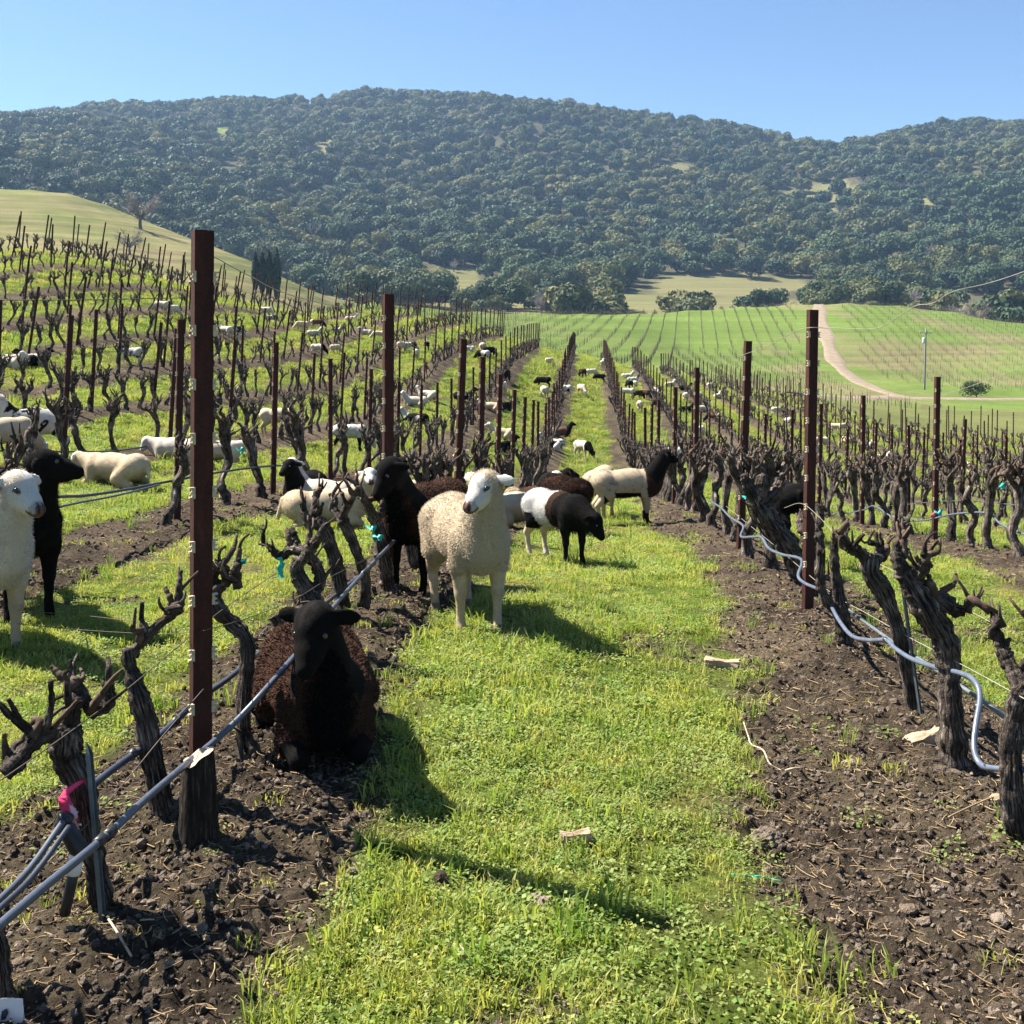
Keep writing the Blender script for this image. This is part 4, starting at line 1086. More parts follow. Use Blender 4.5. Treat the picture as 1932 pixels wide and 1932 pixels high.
def on_ground(u, v, lift=0.0, lo=2.0):
    d_ = hit(u, v, lo); x = (u - MID) / FPX * d_
    return Vector((x, d_, gz(x, d_) + lift))
# fallen wood, sticks, stones
def chunk(u, v, dims, rz, label, cat, mat, seed, name, tilt=0.0):
    import bmesh
    bm = bmesh.new(); bmesh.ops.create_cube(bm, size=1.0)
    bmesh.ops.subdivide_edges(bm, edges=bm.edges[:], cuts=4, use_grid_fill=True)
    g = np.random.default_rng(seed)
    for q in bm.verts:
        c = q.co; rr = max(abs(c.y), abs(c.z)); l2 = math.hypot(c.y, c.z) + 1e-6
        c.y *= .75 + .25 * rr / l2 * 1.2; c.z *= .75 + .25 * rr / l2 * 1.2
        c += Vector(g.normal(0, .035, 3)); c.z += .08 * math.sin(c.x * 5 + seed); c.y *= 1 + .25 * math.sin(c.x * 7 + seed)
        c.x *= dims[0]; c.y *= dims[1]; c.z *= dims[2]
    me = bpy.data.meshes.new(name); bm.to_mesh(me); bm.free(); me.materials.append(mat)
    p = on_ground(u, v, dims[2] * .36)
    return tag(obj(name, me, None, p, (0, tilt, rz)), label, cat)
chunk(1745, 1428, (.155, .06, .06), R(22), 'pale split wood block lying at the foot of the forked vine', 'wood', MAT['wood'], 3, 'wood_block', R(-10))
chunk(1362, 1262, (.15, .05, .05), R(-12), 'pale broken branch piece lying in the grass alley', 'wood', MAT['wood'], 4, 'wood_chunk')
chunk(1086, 1588, (.085, .032, .035), R(14), 'small grey wood chip lying in the alley grass', 'wood', MAT['wood'], 5, 'wood_chip')
chunk(868, 1800, (.055, .02, .02), R(-60), 'pale wood chip lying in the grass near the bottom of the alley', 'wood', MAT['wood'], 6, 'wood_chip')
chunk(1885, 1535, (.075, .035, .03), R(30), 'pale rotten wood piece against the split-barked vine', 'wood', MAT['wood'], 8, 'wood_chip')
line('stick', [on_ground(1403, 1372, .03), on_ground(1412, 1392, .02), on_ground(1418, 1410, .022), on_ground(1440, 1430, .012), on_ground(1452, 1448, .02), on_ground(1475, 1455, .012), on_ground(1492, 1468, .02), on_ground(1510, 1466, .02)], 0.003, MAT['cut'], 'crooked pale stick lying from grass onto the soil', 'stick', 6)
line('stick', [on_ground(205, 1770, .012), on_ground(225, 1800, .01), on_ground(248, 1828, .014)], 0.003, MAT['cut'], 'straight pale twig on soil below the taped vine', 'stick', 6)
line('stick', [on_ground(1790, 1575, .012), on_ground(1850, 1550, .015), on_ground(1912, 1525, .02)], 0.003, MAT['straw'], 'thin yellow cane on soil beside the split-barked vine', 'stick', 6)
STONES = [(1709, 1722, .026, 'flat tan stone on the soil strip near the thin yellow cane'), (1880, 1762, .022, 'pale lumpy stone below the split-barked vine'), (1765, 1690, .014, 'small grey stone beside the flat tan stone'), (664, 1650, .020, 'grey stone on the soil strip by the taped vine shadow'), (1022, 1698, .03, 'rounded grey stone in the worn patch of alley grass'), (1600, 1452, .018, 'pale stone on the soil strip near the wood block'), (33, 1852, .013, 'white pebble beside the paper tag'), (832, 1672, .022, 'dark upright clod in the alley grass')]
for i, (u, v, r, lb) in enumerate(STONES):
    dark = 'clod' in lb
    o = obj('stone' if not dark else 'soil_clod', lump('stone', 50 + i, .6 if not dark else 1.0, MAT['clod'] if dark else MAT['pebble'], 3), None, on_ground(u, v, r * .3), (0, 0, i), r)
    tag(o, lb, 'stone' if not dark else 'clod')
for (u, v, r, lb) in [(1440, 1578, .055, 'dark heap of dug soil on the alley edge'), (1780, 1480, .05, 'reddish soil mound beside the wood block')]:
    me = lump('soil_mound', int(u), .55, MAT['clod'], 4)
    for q in me.vertices: q.co *= 1 + .10 * math.sin(q.co.x * 9 + q.co.y * 7) + random.gauss(0, .03)
    tag(obj('soil_mound', me, None, on_ground(u, v, 0), (0, 0, 0), r), lb, 'soil')
# paper tag on the trunk that leaves the frame
drawn_vine(2.35, [(-6, 1935, 26), (0, 1860, 24), (-8, 1780, 22), (-25, 1690, 22)], [([(-25, 1700, 16), (-60, 1640, 14)], [])], 'grapevine trunk carrying a white paper tag', 330)
tp = tag(obj('paper_tag', None, None, pix(14, 1912, 2.26)), 'torn white paper tag with a blue-black mark on the vine trunk', 'tag')
g_ = np.random.default_rng(3)
TV = [(x * .034 + g_.normal(0, .0015), -.003 + .004 * math.cos(x * 1.6) + (0.0012 if f else 0), z * .030 + g_.normal(0, .002)) for f in (0, 1) for z in (-1, -.4, .3, 1) for x in (-1, -.33, .33, 1)]
TF = [(r_ * 4 + c_, r_ * 4 + c_ + 1, r_ * 4 + c_ + 5, r_ * 4 + c_ + 4) for r_ in range(3) for c_ in range(3)]
obj('sheet', mesh_np('sheet', TV, TF + [tuple(16 + q for q in reversed(f)) for f in TF], MAT['white']), tp)
obj('print', mesh_np('print', [(-.012, -.0035, -.012), (-.002, -.0035, -.010), (.004, -.0035, .004), (.000, -.0035, .012), (-.010, -.0035, .006)], [(0, 1, 2, 3, 4)], MAT['hose2'], False), tp)

# ------------------------------------------------------------------ sheep: one continuous body grown from a distance field
def rotm(yaw, pitch, roll=0.0):
    return np.array(Euler((roll, -pitch, yaw), 'XYZ').to_matrix())

def seg_dist(P, a, b, ra, rb):
    a = np.asarray(a, float); b = np.asarray(b, float)
    ab = b - a; t = np.clip(((P - a) @ ab) / (ab @ ab + 1e-12), 0, 1)
    return np.linalg.norm(P - a - t[..., None] * ab, axis=-1) - (ra + (rb - ra) * t)

def ell_dist(P, c, r, M=None):
    q = P - np.asarray(c, float)
    if M is not None: q = q @ M
    r = np.asarray(r, float)
    k0 = np.linalg.norm(q / r, axis=-1); k1 = np.linalg.norm(q / (r * r), axis=-1)
    return k0 * (k0 - 1.0) / np.maximum(k1, 1e-9)

def surface_nets(val, o, h):
    nx, ny, nz = val.shape
    s = val < 0
    cnt = np.zeros((nx - 1, ny - 1, nz - 1)); acc = np.zeros((nx - 1, ny - 1, nz - 1, 3))
    cor = [(i, j, k) for i in (0, 1) for j in (0, 1) for k in (0, 1)]
    sl = lambda c: (slice(c[0], nx - 1 + c[0]), slice(c[1], ny - 1 + c[1]), slice(c[2], nz - 1 + c[2]))
    for c in cor:
        for ax in range(3):
            if c[ax] == 0:
                e = list(c); e[ax] = 1
                va, vb = val[sl(c)], val[sl(e)]
                m = (va < 0) != (vb < 0)
                t = np.where(m, va / np.where(m, va - vb, 1), 0)
                for q in range(3):
                    acc[..., q] += np.where(m, (t if q == ax else c[q]), 0)
                cnt += m
    act = cnt > 0
    idx = -np.ones(cnt.shape, int); idx[act] = np.arange(act.sum())
    base = np.stack(np.nonzero(act), 1)
    V = (base + acc[act] / cnt[act][:, None]) * h + o
    F = []
    for ax in range(3):
        b, c = (ax + 1) % 3, (ax + 2) % 3
        A = [slice(None)] * 3; B = [slice(None)] * 3
        A[ax] = slice(0, -1); B[ax] = slice(1, None)
        m = s[tuple(A)] != s[tuple(B)]
        inside = s[tuple(A)]
        p = np.stack(np.nonzero(m), 1)
        ok = (p[:, b] > 0) & (p[:, c] > 0) & (p[:, b] < val.shape[b] - 1) & (p[:, c] < val.shape[c] - 1)
        p = p[ok]; ins = inside[tuple(p.T)]
        def cell(db, dc):
            q = p.copy(); q[:, b] += db; q[:, c] += dc
            return idx[tuple(q.T)]
        quad = np.stack([cell(-1, -1), cell(0, -1), cell(0, 0), cell(-1, 0)], 1)
        quad[~ins] = quad[~ins][:, ::-1]
        F.append(quad)
    return V, np.concatenate(F)

TAGS = ['torso', 'rump', 'chest', 'neck', 'head', 'muzzle', 'ear', 'fleg', 'hleg', 'hoof', 'tail', 'belly']
def sheep_prims(pose='stand', hy=0.0, hp=-0.45, ny=0.0, fat=1.0, neck_up=1.0, step=0.0, ear=0.0):
    """list of (tag, kind, args, blend). +X is forward, feet at z = 0"""
    Pm = []
    cap = lambda tg, a, b, ra, rb, k=0.03: Pm.append((tg, 'c', (a, b, ra, rb), k))
    ell = lambda tg, c, r, M=None, k=0.05: Pm.append((tg, 'e', (c, r, M), k))
    lie = pose == 'lie'
    dz = -0.245 if lie else 0.0
    f = fat * (1.07 if lie else 1.0)
    ell('torso', (.06, 0, .475 + dz), (.27, .150 * f, .162))
    ell('belly', (-.10, 0, .455 + dz), (.25, .156 * f, .150))
    ell('rump', (-.27, 0, .49 + dz), (.15, .135 * f, .145))
    ell('chest', (.26, 0, .455 + dz), (.125, .115 * f, .155))
    # neck and head
    nb = np.array([.30, 0, .53 + dz])
    if pose == 'low': ht = np.array([.50, .06 * math.sin(ny), .43])
    elif pose == 'graze': ht = np.array([.53, .10 * math.sin(ny), .245])
    else: ht = np.array([.30 + .15 * math.cos(ny) * (1.3 - .3 * neck_up), .15 * math.sin(ny), .53 + dz + .23 * neck_up])
    cap('neck', nb + np.array([-.02, 0, -.02]), ht, .115, .070, .06)
    cap('chest', nb + np.array([.02, 0, -.09]), ht + np.array([0, 0, -.05]), .095, .050, .05)
    M = rotm(hy, hp)
    H = lambda x, y, z: ht + M @ np.array([x, y, z])
    ell('head', H(.015, 0, .012), (.082, .060, .066), M, .03)
    cap('head', H(.02, 0, .0), H(.10, 0, -.012), .057, .046, .02)
    cap('muzzle', H(.10, 0, -.014), H(.158, 0, -.022), .044, .034, .02)
    cap('head', H(.0, 0, -.035), H(.11, 0, -.042), .042, .028, .02)
    for sgn in (-1, 1):
        ell('head', H(.055, sgn * .037, .026), (.026, .016, .015), M, .012)
        a = H(-.012, sgn * .048, .030); b = H(-.030, sgn * .128, .030 - .028 + ear)
        mid = (a + b) / 2; ax_ = (b - a) / np.linalg.norm(b - a)
        up = M @ np.array([-.55, 0, .83]); up -= ax_ * up.dot(ax_); up /= np.linalg.norm(up); th = np.cross(ax_, up)
        ell('ear', mid + ax_ * .008, (.058, .030, .0105), np.stack([ax_, up, th], 1), .010)
    # legs
    for sgn in (-1, 1):
        if not lie:
            o = step * sgn
            cap('chest', (.24, sgn * .075, .46), (.225, sgn * .098, .34), .078, .052, .04)
            cap('fleg', (.225, sgn * .098, .35), (.235 + o * .6, sgn * .094, .205), .050, .030, .025)
            cap('fleg', (.235 + o * .6, sgn * .094, .21), (.232 + o, sgn * .092, .07), .0285, .0185, .012)
            ell('fleg', (.238 + o * .6, sgn * .094, .205), (.029, .028, .033), None, .012)
            cap('fleg', (.232 + o, sgn * .092, .075), (.246 + o, sgn * .092, .035), .0215, .0225, .012)
            cap('hoof', (.248 + o, sgn * .092, .032), (.254 + o, sgn * .092, .014), .024, .027, .008)
            cap('rump', (-.27, sgn * .075, .49), (-.215, sgn * .105, .355), .108, .072, .05)
            cap('hleg', (-.215, sgn * .105, .36), (-.335 - o * .5, sgn * .098, .225), .066, .034, .03)
            cap('hleg', (-.335 - o * .5, sgn * .098, .23), (-.312 - o, sgn * .095, .075), .0305, .0195, .012)
            cap('hleg', (-.312 - o, sgn * .095, .078), (-.296 - o, sgn * .095, .035), .0225, .023, .012)
            cap('hoof', (-.295 - o, sgn * .095, .032), (-.288 - o, sgn * .095, .014), .0245, .027, .008)
        else:
            cap('chest', (.24, sgn * .08, .22), (.26, sgn * .115, .09), .078, .055, .04)
            cap('fleg', (.25, sgn * .115, .085), (.345, sgn * .10, .052), .048, .036, .025)
            cap('fleg', (.345, sgn * .10, .050), (.21, sgn * .085, .030), .032, .024, .012)
            cap('hoof', (.21, sgn * .085, .030), (.185, sgn * .085, .028), .025, .024, .01)
            cap('rump', (-.26, sgn * .08, .23), (-.14, sgn * .165, .115), .112, .080, .05)
            cap('hleg', (-.14, sgn * .165, .11), (-.29, sgn * .175, .050), .068, .036, .03)
            cap('hleg', (-.29, sgn * .175, .045), (-.14, sgn * .195, .030), .032, .024, .012)
            cap('hoof', (-.14, sgn * .195, .030), (-.11, sgn * .195, .028), .025, .025, .01)
    if not lie: cap('tail', (-.40, 0, .55), (-.435, .01, .35), .026, .020, .025)
    else: cap('tail', (-.40, 0, .30), (-.45, .02, .12), .026, .020, .025)
    eyes = [H(.062, sgn * .049, .027) for sgn in (-1, 1)]
    return Pm, eyes, M

def sheep_field(prims, h):
    lo = np.array([-.56, -.34, -.01]); hi = np.array([.78, .34, 1.0])
    for tg, kd, a, k in prims:
        for p in (a[:2] if kd == 'c' else a[:1]):
            lo = np.minimum(lo, np.array(p) - .2); hi = np.maximum(hi, np.array(p) + .2)
    lo[2] = -0.012
    n = np.ceil((hi - lo) / h).astype(int)
    ax = [lo[i] + np.arange(n[i]) * h for i in range(3)]
    val = np.full(n, 1.0); 
    for tg, kd, a, k in prims:
        if kd == 'c': bmin = np.minimum(a[0], a[1]) - max(a[2], a[3]) - .10; bmax = np.maximum(a[0], a[1]) + max(a[2], a[3]) + .10
        else: bmin = np.array(a[0]) - max(a[1]) - .10; bmax = np.array(a[0]) + max(a[1]) + .10
        i0 = np.clip(((bmin - lo) / h).astype(int), 0, n); i1 = np.clip(((bmax - lo) / h).astype(int) + 1, 0, n)
        if np.any(i1 <= i0): continue
        G = np.stack(np.meshgrid(*[ax[q][i0[q]:i1[q]] for q in range(3)], indexing='ij'), -1)
        d = seg_dist(G, *a) if kd == 'c' else ell_dist(G, *a)
        sub = val[i0[0]:i1[0], i0[1]:i1[1], i0[2]:i1[2]]
        m = np.clip(0.5 + 0.5 * (sub - d) / k, 0, 1)
        val[i0[0]:i1[0], i0[1]:i1[1], i0[2]:i1[2]] = sub * (1 - m) + d * m - k * m * (1 - m)
    return val, lo

def n3(P, f, seed): return (fbm(P[:, 0] * f + P[:, 2] * f * .7 + seed, P[:, 1] * f - P[:, 2] * f * .8, seed, 3) - .5) * 2

def sheep_body(prims, h):
    val, lo = sheep_field(prims, h)
    V, F = surface_nets(val, lo, h)
    Vw = V + np.stack([n3(V, 7, 1), n3(V, 7, 2), n3(V, 7, 3)], 1) * .03
    best = np.full(len(V), 9.0); tg_ = np.zeros(len(V), int)
    for tg, kd, a, k in prims:
        d = seg_dist(Vw if tg in ('torso', 'belly', 'rump', 'chest', 'neck') else V, *a) if kd == 'c' else ell_dist(Vw if tg in ('torso', 'belly', 'rump', 'chest', 'neck') else V, *a)
        b = d < best; best[b] = d[b]; tg_[b] = TAGS.index(tg)
    return V, F, tg_

CREAM, WHITE, BLACK, BROWN, TAN, GREY, PINK = (np.array(c) for c in ((.52, .43, .31), (.56, .545, .52), (.007, .0065, .0065), (.070, .038, .026), (.30, .19, .105), (.20, .195, .19), (.42, .25, .21)))
DARKB = np.array((.026, .014, .010))
def coat(pat, V, tg, seed=0):
    """fleece and skin colours by body region"""
    n = len(V); T = lambda *a: np.isin(tg, [TAGS.index(q) for q in a])
    w1 = n3(V, 9, 11 + seed); w2 = n3(V, 26, 12 + seed)
    C = np.empty((n, 3)); C[:] = CREAM
    if pat in ('cream', 'white', 'creased'):
        C[:] = CREAM if pat != 'white' else CREAM * .45 + WHITE * .55
        C[T('head', 'muzzle', 'ear')] = WHITE
        low = T('fleg', 'hleg'); C[low] = CREAM * .95
        kn = T('fleg') & (np.abs(V[:, 2] - .20 + .01 * w2) < .016) & (V[:, 0] > .256); C[kn] *= .82
        C[T('hoof')] = (.16, .13, .10)
        if pat == 'creased':
            ch = T('chest') & (V[:, 2] < .40); C[ch & (w2 > .5)] *= .62  # chest blotches stand for fleece creases, their shade put into the colour
            fe = T('fleg') & (V[:, 2] > .27) & (w1 > .1); C[fe] = CREAM * .62
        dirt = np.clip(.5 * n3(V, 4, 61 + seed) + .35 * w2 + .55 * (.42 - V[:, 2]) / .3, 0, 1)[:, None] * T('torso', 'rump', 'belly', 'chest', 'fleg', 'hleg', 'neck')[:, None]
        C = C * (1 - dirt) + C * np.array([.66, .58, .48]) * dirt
    elif pat == 'brown':                       # brown fleece, black head, neck and legs
        C[:] = BROWN; C[w2 > .2] = BROWN * .7
        C[T('head', 'muzzle', 'ear', 'neck', 'fleg', 'hleg', 'hoof')] = BLACK
        cf = sstep(.045, .12, np.abs(V[:, 1]) + .03 * w2)[:, None]; C[T('chest')] = (BLACK * (1 - cf) + BROWN * .85 * cf)[T('chest')]  # black breast is partly painted shade, fading to brown on the lit flanks
        C[T('head', 'neck') & (w2 > .3)] = BLACK * 1.9
    elif pat == 'black':
        C[:] = BLACK; C[w1 > .2] = BLACK * 1.7
    elif pat == 'darkbrown':
        C[:] = DARKB; C[w1 > .1] = BROWN * .8; C[T('head', 'neck', 'fleg', 'hleg', 'ear', 'muzzle', 'hoof')] = BLACK * 1.4
    elif pat == 'blackhead':                   # white fleece, black head and neck
        C[:] = CREAM * .5 + WHITE * .5
        C[T('head', 'muzzle', 'ear', 'neck')] = BLACK
        C[(V[:, 0] + .05 * w1 > .27) & T('chest', 'torso')] = BLACK * 1.3
        C[T('hoof')] = BLACK
    elif pat == 'halfblack':                   # white rear half, black front half and head, dark thigh patch
        C[:] = WHITE * .85
        f = V[:, 0] + .04 * w1
        C[f > .10] = BLACK * 1.5; C[(f > .03) & (f <= .10) & (V[:, 2] > .30)] = DARKB * 1.6
        C[T('hleg', 'rump') & (V[:, 2] < .44 + .03 * w1) & (V[:, 2] > .28) & (V[:, 0] > -.30)] = BLACK
        C[T('head', 'muzzle', 'ear', 'neck')] = BLACK
        C[T('hleg', 'tail') & (V[:, 2] < .28)] = CREAM
        C[T('fleg') & (V[:, 1] < 0) & (V[:, 0] < .22)] = CREAM
    elif pat == 'badger':                      # pale speckled back, dark belly, chest, neck and head
        C[:] = CREAM * .85
        sp_ = sstep(.05, .55, .7 * n3(V, 22, 44) + .5 * n3(V, 60, 45) + .3 * w1)[:, None] * (V[:, 2:3] > .40) * T('torso', 'rump', 'belly')[:, None]
        C = C * (1 - sp_ * .75) + GREY * .6 * sp_ * .75
        C[T('belly', 'torso') & (V[:, 2] < .375 + .02 * w1)] = BLACK
        f = V[:, 0] + .03 * w1
        C[T('chest', 'torso') & (f > .22)] = DARKB * 1.4
        C[T('neck')] = BLACK * 1.4; C[T('head', 'muzzle', 'ear')] = BLACK
        C[T('fleg')] = CREAM * .7; C[T('fleg') & (V[:, 2] < .15)] = DARKB; C[T('hleg') & (V[:, 0] > -.27) & (V[:, 2] > .22)] = BLACK; C[T('hoof')] = BLACK
    elif pat == 'pied':
        C[:] = WHITE * .85; C[w1 > .28] = BLACK * 1.5
        C[T('head') & (w1 > -.1)] = BLACK
    elif pat == 'blacklegs':
        C[:] = WHITE * .8; C[T('fleg', 'hleg', 'hoof')] = BLACK; C[T('rump') & (V[:, 2] < .40)] = BLACK
    elif pat == 'brownwhite':
        C[:] = BROWN * 1.7; C[V[:, 0] + .06 * w1 < -.24] = CREAM * .9; C[T('head', 'ear', 'muzzle', 'neck')] = BLACK
        C[(V[:, 0] > .2) & T('chest')] = DARKB
    elif pat == 'whitehead':
        C[:] = BLACK * 1.6; C[T('head', 'muzzle', 'neck')] = WHITE * .85; C[T('belly') & (w1 > 0)] = WHITE * .8
    return C

def mat_fleece(name, sc, st, curly=False):
    m, nt, out = new_mat(name)
    at = N(nt, 'ShaderNodeAttribute', attribute_name='base')
    f = noise_fac(nt, sc, 4, 0.65); f2 = noise_fac(nt, 6, 3)
    tc = N(nt, 'ShaderNodeTexCoord'); v = N(nt, 'ShaderNodeTexVoronoi', Scale=sc * .55); nt.links.new(tc.outputs['Object'], v.inputs['Vector'])
    h = v.outputs['Distance'] if curly else f
    c = mixc(nt, at.outputs['Color'], ramp(nt, h, [(0.1 if curly else .3, (1.25, 1.25, 1.25) if curly else (.78, .76, .72)), (0.6 if curly else .65, (.45, .42, .4) if curly else (1.12, 1.12, 1.12))]), 1.0, 'MULTIPLY')
    c = mixc(nt, c, ramp(nt, f2, [(0.35, (.9, .88, .84)), (.65, (1.06, 1.05, 1.05))]), 1.0, 'MULTIPLY')
    iv = N(nt, 'ShaderNodeMath', operation='MULTIPLY'); iv.inputs[1].default_value = -1.0 if curly else 1.0; nt.links.new(h, iv.inputs[0])
    p = principled(nt, out, c, 0.95, bump(nt, iv.outputs[0], st, 0.012), 0.06)
    p.inputs['Sheen Weight'].default_value = 0.0
    return m
MAT['fleece'] = mat_fleece('fleece', 190, 0.30)
MAT['curly'] = mat_fleece('curly_fleece', 120, 0.8, True)
MAT['eye'] = mat_plain('eye_dark', (0.012, 0.008, 0.005), 0.12, 0.8)
def mat_strand():
    m, nt, out = new_mat('fleece_strand')
    at = N(nt, 'ShaderNodeAttribute', attribute_name='base')
    principled(nt, out, at.outputs['Color'], 0.95, None, 0.04)
    return m
MAT['strand'] = mat_strand()
MAT['tagy'] = mat_plain('yellow_ear_tag', (0.75, 0.55, 0.05), 0.5, 0.4)

def ball(name, r, mat, n=2):
    import bmesh
    bm = bmesh.new(); bmesh.ops.create_icosphere(bm, subdivisions=n, radius=r)
    me = bpy.data.meshes.new(name); bm.to_mesh(me); bm.free(); me.materials.append(mat)
    me.polygons.foreach_set('use_smooth', np.ones(len(me.polygons), bool)); return me
EYE = ball('eye', .0125, MAT['eye'])

def fleece_strands(V, F, tg, C, count, L_, seed, curly):
    g = np.random.default_rng(seed)
    a, b, c, d = (V[F[:, i]] for i in range(4))
    nr = np.cross(c - a, d - b); ar = np.linalg.norm(nr, axis=1) + 1e-12; nr /= ar[:, None]
    body = np.isin(tg[F[:, 0]], [TAGS.index(q) for q in (('torso', 'rump', 'chest', 'belly', 'tail') if curly else ('torso', 'rump', 'chest', 'neck', 'belly', 'tail'))]) * 1.0 + np.isin(tg[F[:, 0]], [TAGS.index(q) for q in ('fleg', 'hleg')]) * .2
    w = ar * body; w /= w.sum()
    f = g.choice(len(F), count, p=w)
    u, v = g.uniform(size=(2, count, 1))
    p = a[f] * (1 - u) * (1 - v) + b[f] * u * (1 - v) + c[f] * u * v + d[f] * (1 - u) * v
    short = np.isin(tg[F[f, 0]], [TAGS.index(q) for q in ('fleg', 'hleg', 'head')])
    dr = nr[f] * .55 + np.array([-.25, 0, -.45]) + g.normal(0, .35, (count, 3)); dr /= np.linalg.norm(dr, axis=1)[:, None]
    sd_ = np.cross(dr, nr[f] + g.normal(0, .3, (count, 3))); sd_ /= np.linalg.norm(sd_, axis=1)[:, None] + 1e-9
    l = (L_ * g.uniform(.5, 1.3, count) * np.where(short, .35, 1))[:, None]; wd = np.where(short, .0006, .0009)[:, None] * (2.0 if curly else 1)
    mid = p + dr * l * .6; tip = p + dr * l * .9 + nr[f] * l * (.35 if curly else .0) 
    VV = np.stack([p - sd_ * wd - nr[f] * .002, p + sd_ * wd - nr[f] * .002, mid + sd_ * wd * .8, tip, mid - sd_ * wd * .8], 1).reshape(-1, 3)
    k = np.arange(count) * 5
    FF = np.concatenate([np.stack([k, k + 1, k + 2, k + 4], 1)]), np.stack([k + 4, k + 2, k + 3], 1)
    me = bpy.data.meshes.new('fleece')
    me.vertices.add(len(VV)); me.vertices.foreach_set('co', VV.astype(np.float32).ravel())
    loops = np.concatenate([FF[0].ravel(), FF[1].ravel()]).astype(np.int32)
    st = np.concatenate([np.arange(count) * 4, 4 * count + np.arange(count) * 3]).astype(np.int32)
    me.loops.add(len(loops)); me.loops.foreach_set('vertex_index', loops)
    me.polygons.add(2 * count); me.polygons.foreach_set('loop_start', st); me.update(calc_edges=True)
    cc = C[F[f, 0]] * g.uniform(.86, 1.10, (count, 1))
    set_color(me, np.repeat(cc, 5, 0)); me.materials.append(MAT['strand'])
    return me

CACHE = {}
def near_sheep(u, v, heading, pat, label, scale=1.0, dist=None, h=0.0105, curly=False, strands=26000, sl=.016, tags=(), sink=0.0, group=None, **pose):
    """a sheep with eyes and fleece; heading in degrees, 0 = to the right, -90 = to the camera"""
    d_ = dist or hit(u, v, 2.0, 120)
    x = (u - MID) / FPX * d_
    prims, eyes, M = sheep_prims(**pose)
    V, F, tg = sheep_body(prims, h)
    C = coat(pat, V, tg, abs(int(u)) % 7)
    ht = np.mean(eyes, axis=0)
    mz = tg == TAGS.index('muzzle')
    q = (V - ht) @ M
    nose = mz & (q[:, 0] > .108) & (q[:, 2] > -.055) & (np.abs(q[:, 1]) < .024); lip = mz & (q[:, 0] > .075) & (np.abs(q[:, 2] + .064) < .009)
    pale = pat in ('cream', 'white', 'creased')
    if pale:
        C[mz & (q[:, 0] > .085)] = WHITE * .62; C[nose] = (.16, .10, .085); C[lip] = (.13, .085, .07)
        er = tg == TAGS.index('ear'); C[er & (q[:, 0] > -.068)] = PINK * .75
        nostr = mz & (np.abs(np.abs(q[:, 1]) - .014) < .006) & (q[:, 0] > .095) & (q[:, 2] > -.055); C[nostr] = (.05, .03, .03)
        ring = np.zeros(len(V), bool)
        for e in eyes: ring |= np.linalg.norm((V - e) @ M * np.array([.8, 1, 1.7]), axis=1) < .017
        C[ring] = (.10, .07, .06)
    e = tag(obj('sheep', None, None, (x, d_, gz(x, d_) - sink), (0, 0, R(heading)), scale), label, 'sheep', group)
    me = mesh_np('body', V, F, MAT['curly'] if curly else MAT['fleece']); set_color(me, C)
    if curly:
        me.materials.append(MAT['fleece'])
        me.polygons.foreach_set('material_index', np.isin(tg[F[:, 0]], [TAGS.index(q_) for q_ in ('head', 'muzzle', 'ear', 'fleg', 'hleg', 'hoof', 'neck')]).astype(np.int32))
    obj('body', me, e)
    for ep in eyes: obj('eye', EYE, e, Vector(ep))
    if strands: obj('fleece', fleece_strands(V, F, tg, C, strands, sl, abs(int(u)), curly), e)
    for sgn in tags:
        M_ = M
        p = ht + M_ @ np.array([-.080, sgn * .085, -.030])
        obj('ear_tag', mesh_np('ear_tag', [(-.004, -.009, -.016), (-.004, .009, -.016), (-.004, .009, .010), (-.004, -.009, .010), (.0, -.009, -.016), (.0, .009, -.016), (.0, .009, .010), (.0, -.009, .010)],
            [(0, 3, 2, 1), (4, 5, 6, 7), (0, 1, 5, 4), (1, 2, 6, 5), (2, 3, 7, 6), (3, 0, 4, 7)], MAT['tagy'], False), e, Vector(p), (0, 0, math.atan2(M_[1][0], M_[0][0])))
    return e

# the sheep nearest to the camera
near_sheep(880, 1158, -72, 'creased', 'cream white sheep standing alert in the alley with its head turned', dist=5.86, h=.0085, hy=R(-52), hp=R(-24), ny=R(-10), fat=.92, scale=1.02, strands=90000, sl=.014, tags=(1,), step=.012, ear=.02)
near_sheep(806, 1120, -112, 'brown', 'dark brown sheep with black head standing close behind the cream white sheep', dist=6.75, hy=R(-30), hp=R(-48), fat=.95, scale=1.0, curly=True, sl=.009)
near_sheep(600, 1435, -74, 'brown', 'brown curly-fleeced sheep with black head lying on the soil under the hose', dist=3.98, h=.0085, curly=True, pose='lie', hy=R(-26), hp=R(-42), ny=R(-20), fat=1.1, scale=.96, strands=46000, sl=.012, neck_up=1.08, sink=.01, tags=(-1,))
near_sheep(-52, 1190, -42, 'white', 'white-faced sheep with yellow ear tag beside the black standing sheep', dist=5.45, hy=R(12), hp=R(-24), fat=1.1, scale=1.08, strands=30000, tags=(1,))
near_sheep(30, 1165, -52, 'black', 'all black sheep standing beside the white-faced sheep', dist=6.2, hy=R(75), hp=R(-6), fat=.85, scale=1.12, strands=20000)
near_sheep(1052, 1052, -54, 'halfblack', 'grazing sheep white behind and black in front in the alley', dist=8.5, pose='low', hy=R(24), hp=R(-52), fat=1.0, scale=.84, strands=22000)
near_sheep(1180, 978, 4, 'badger', 'speckled pale sheep with dark belly, neck and head standing across the alley', dist=12.5, hy=R(20), hp=R(-10), neck_up=1.05, scale=.99, strands=16000)
near_sheep(1134, 950, 74, 'cream', 'cream sheep grazing half hidden behind the speckled sheep', dist=13.8, pose='graze', hp=R(-60), scale=1.0, strands=9000)
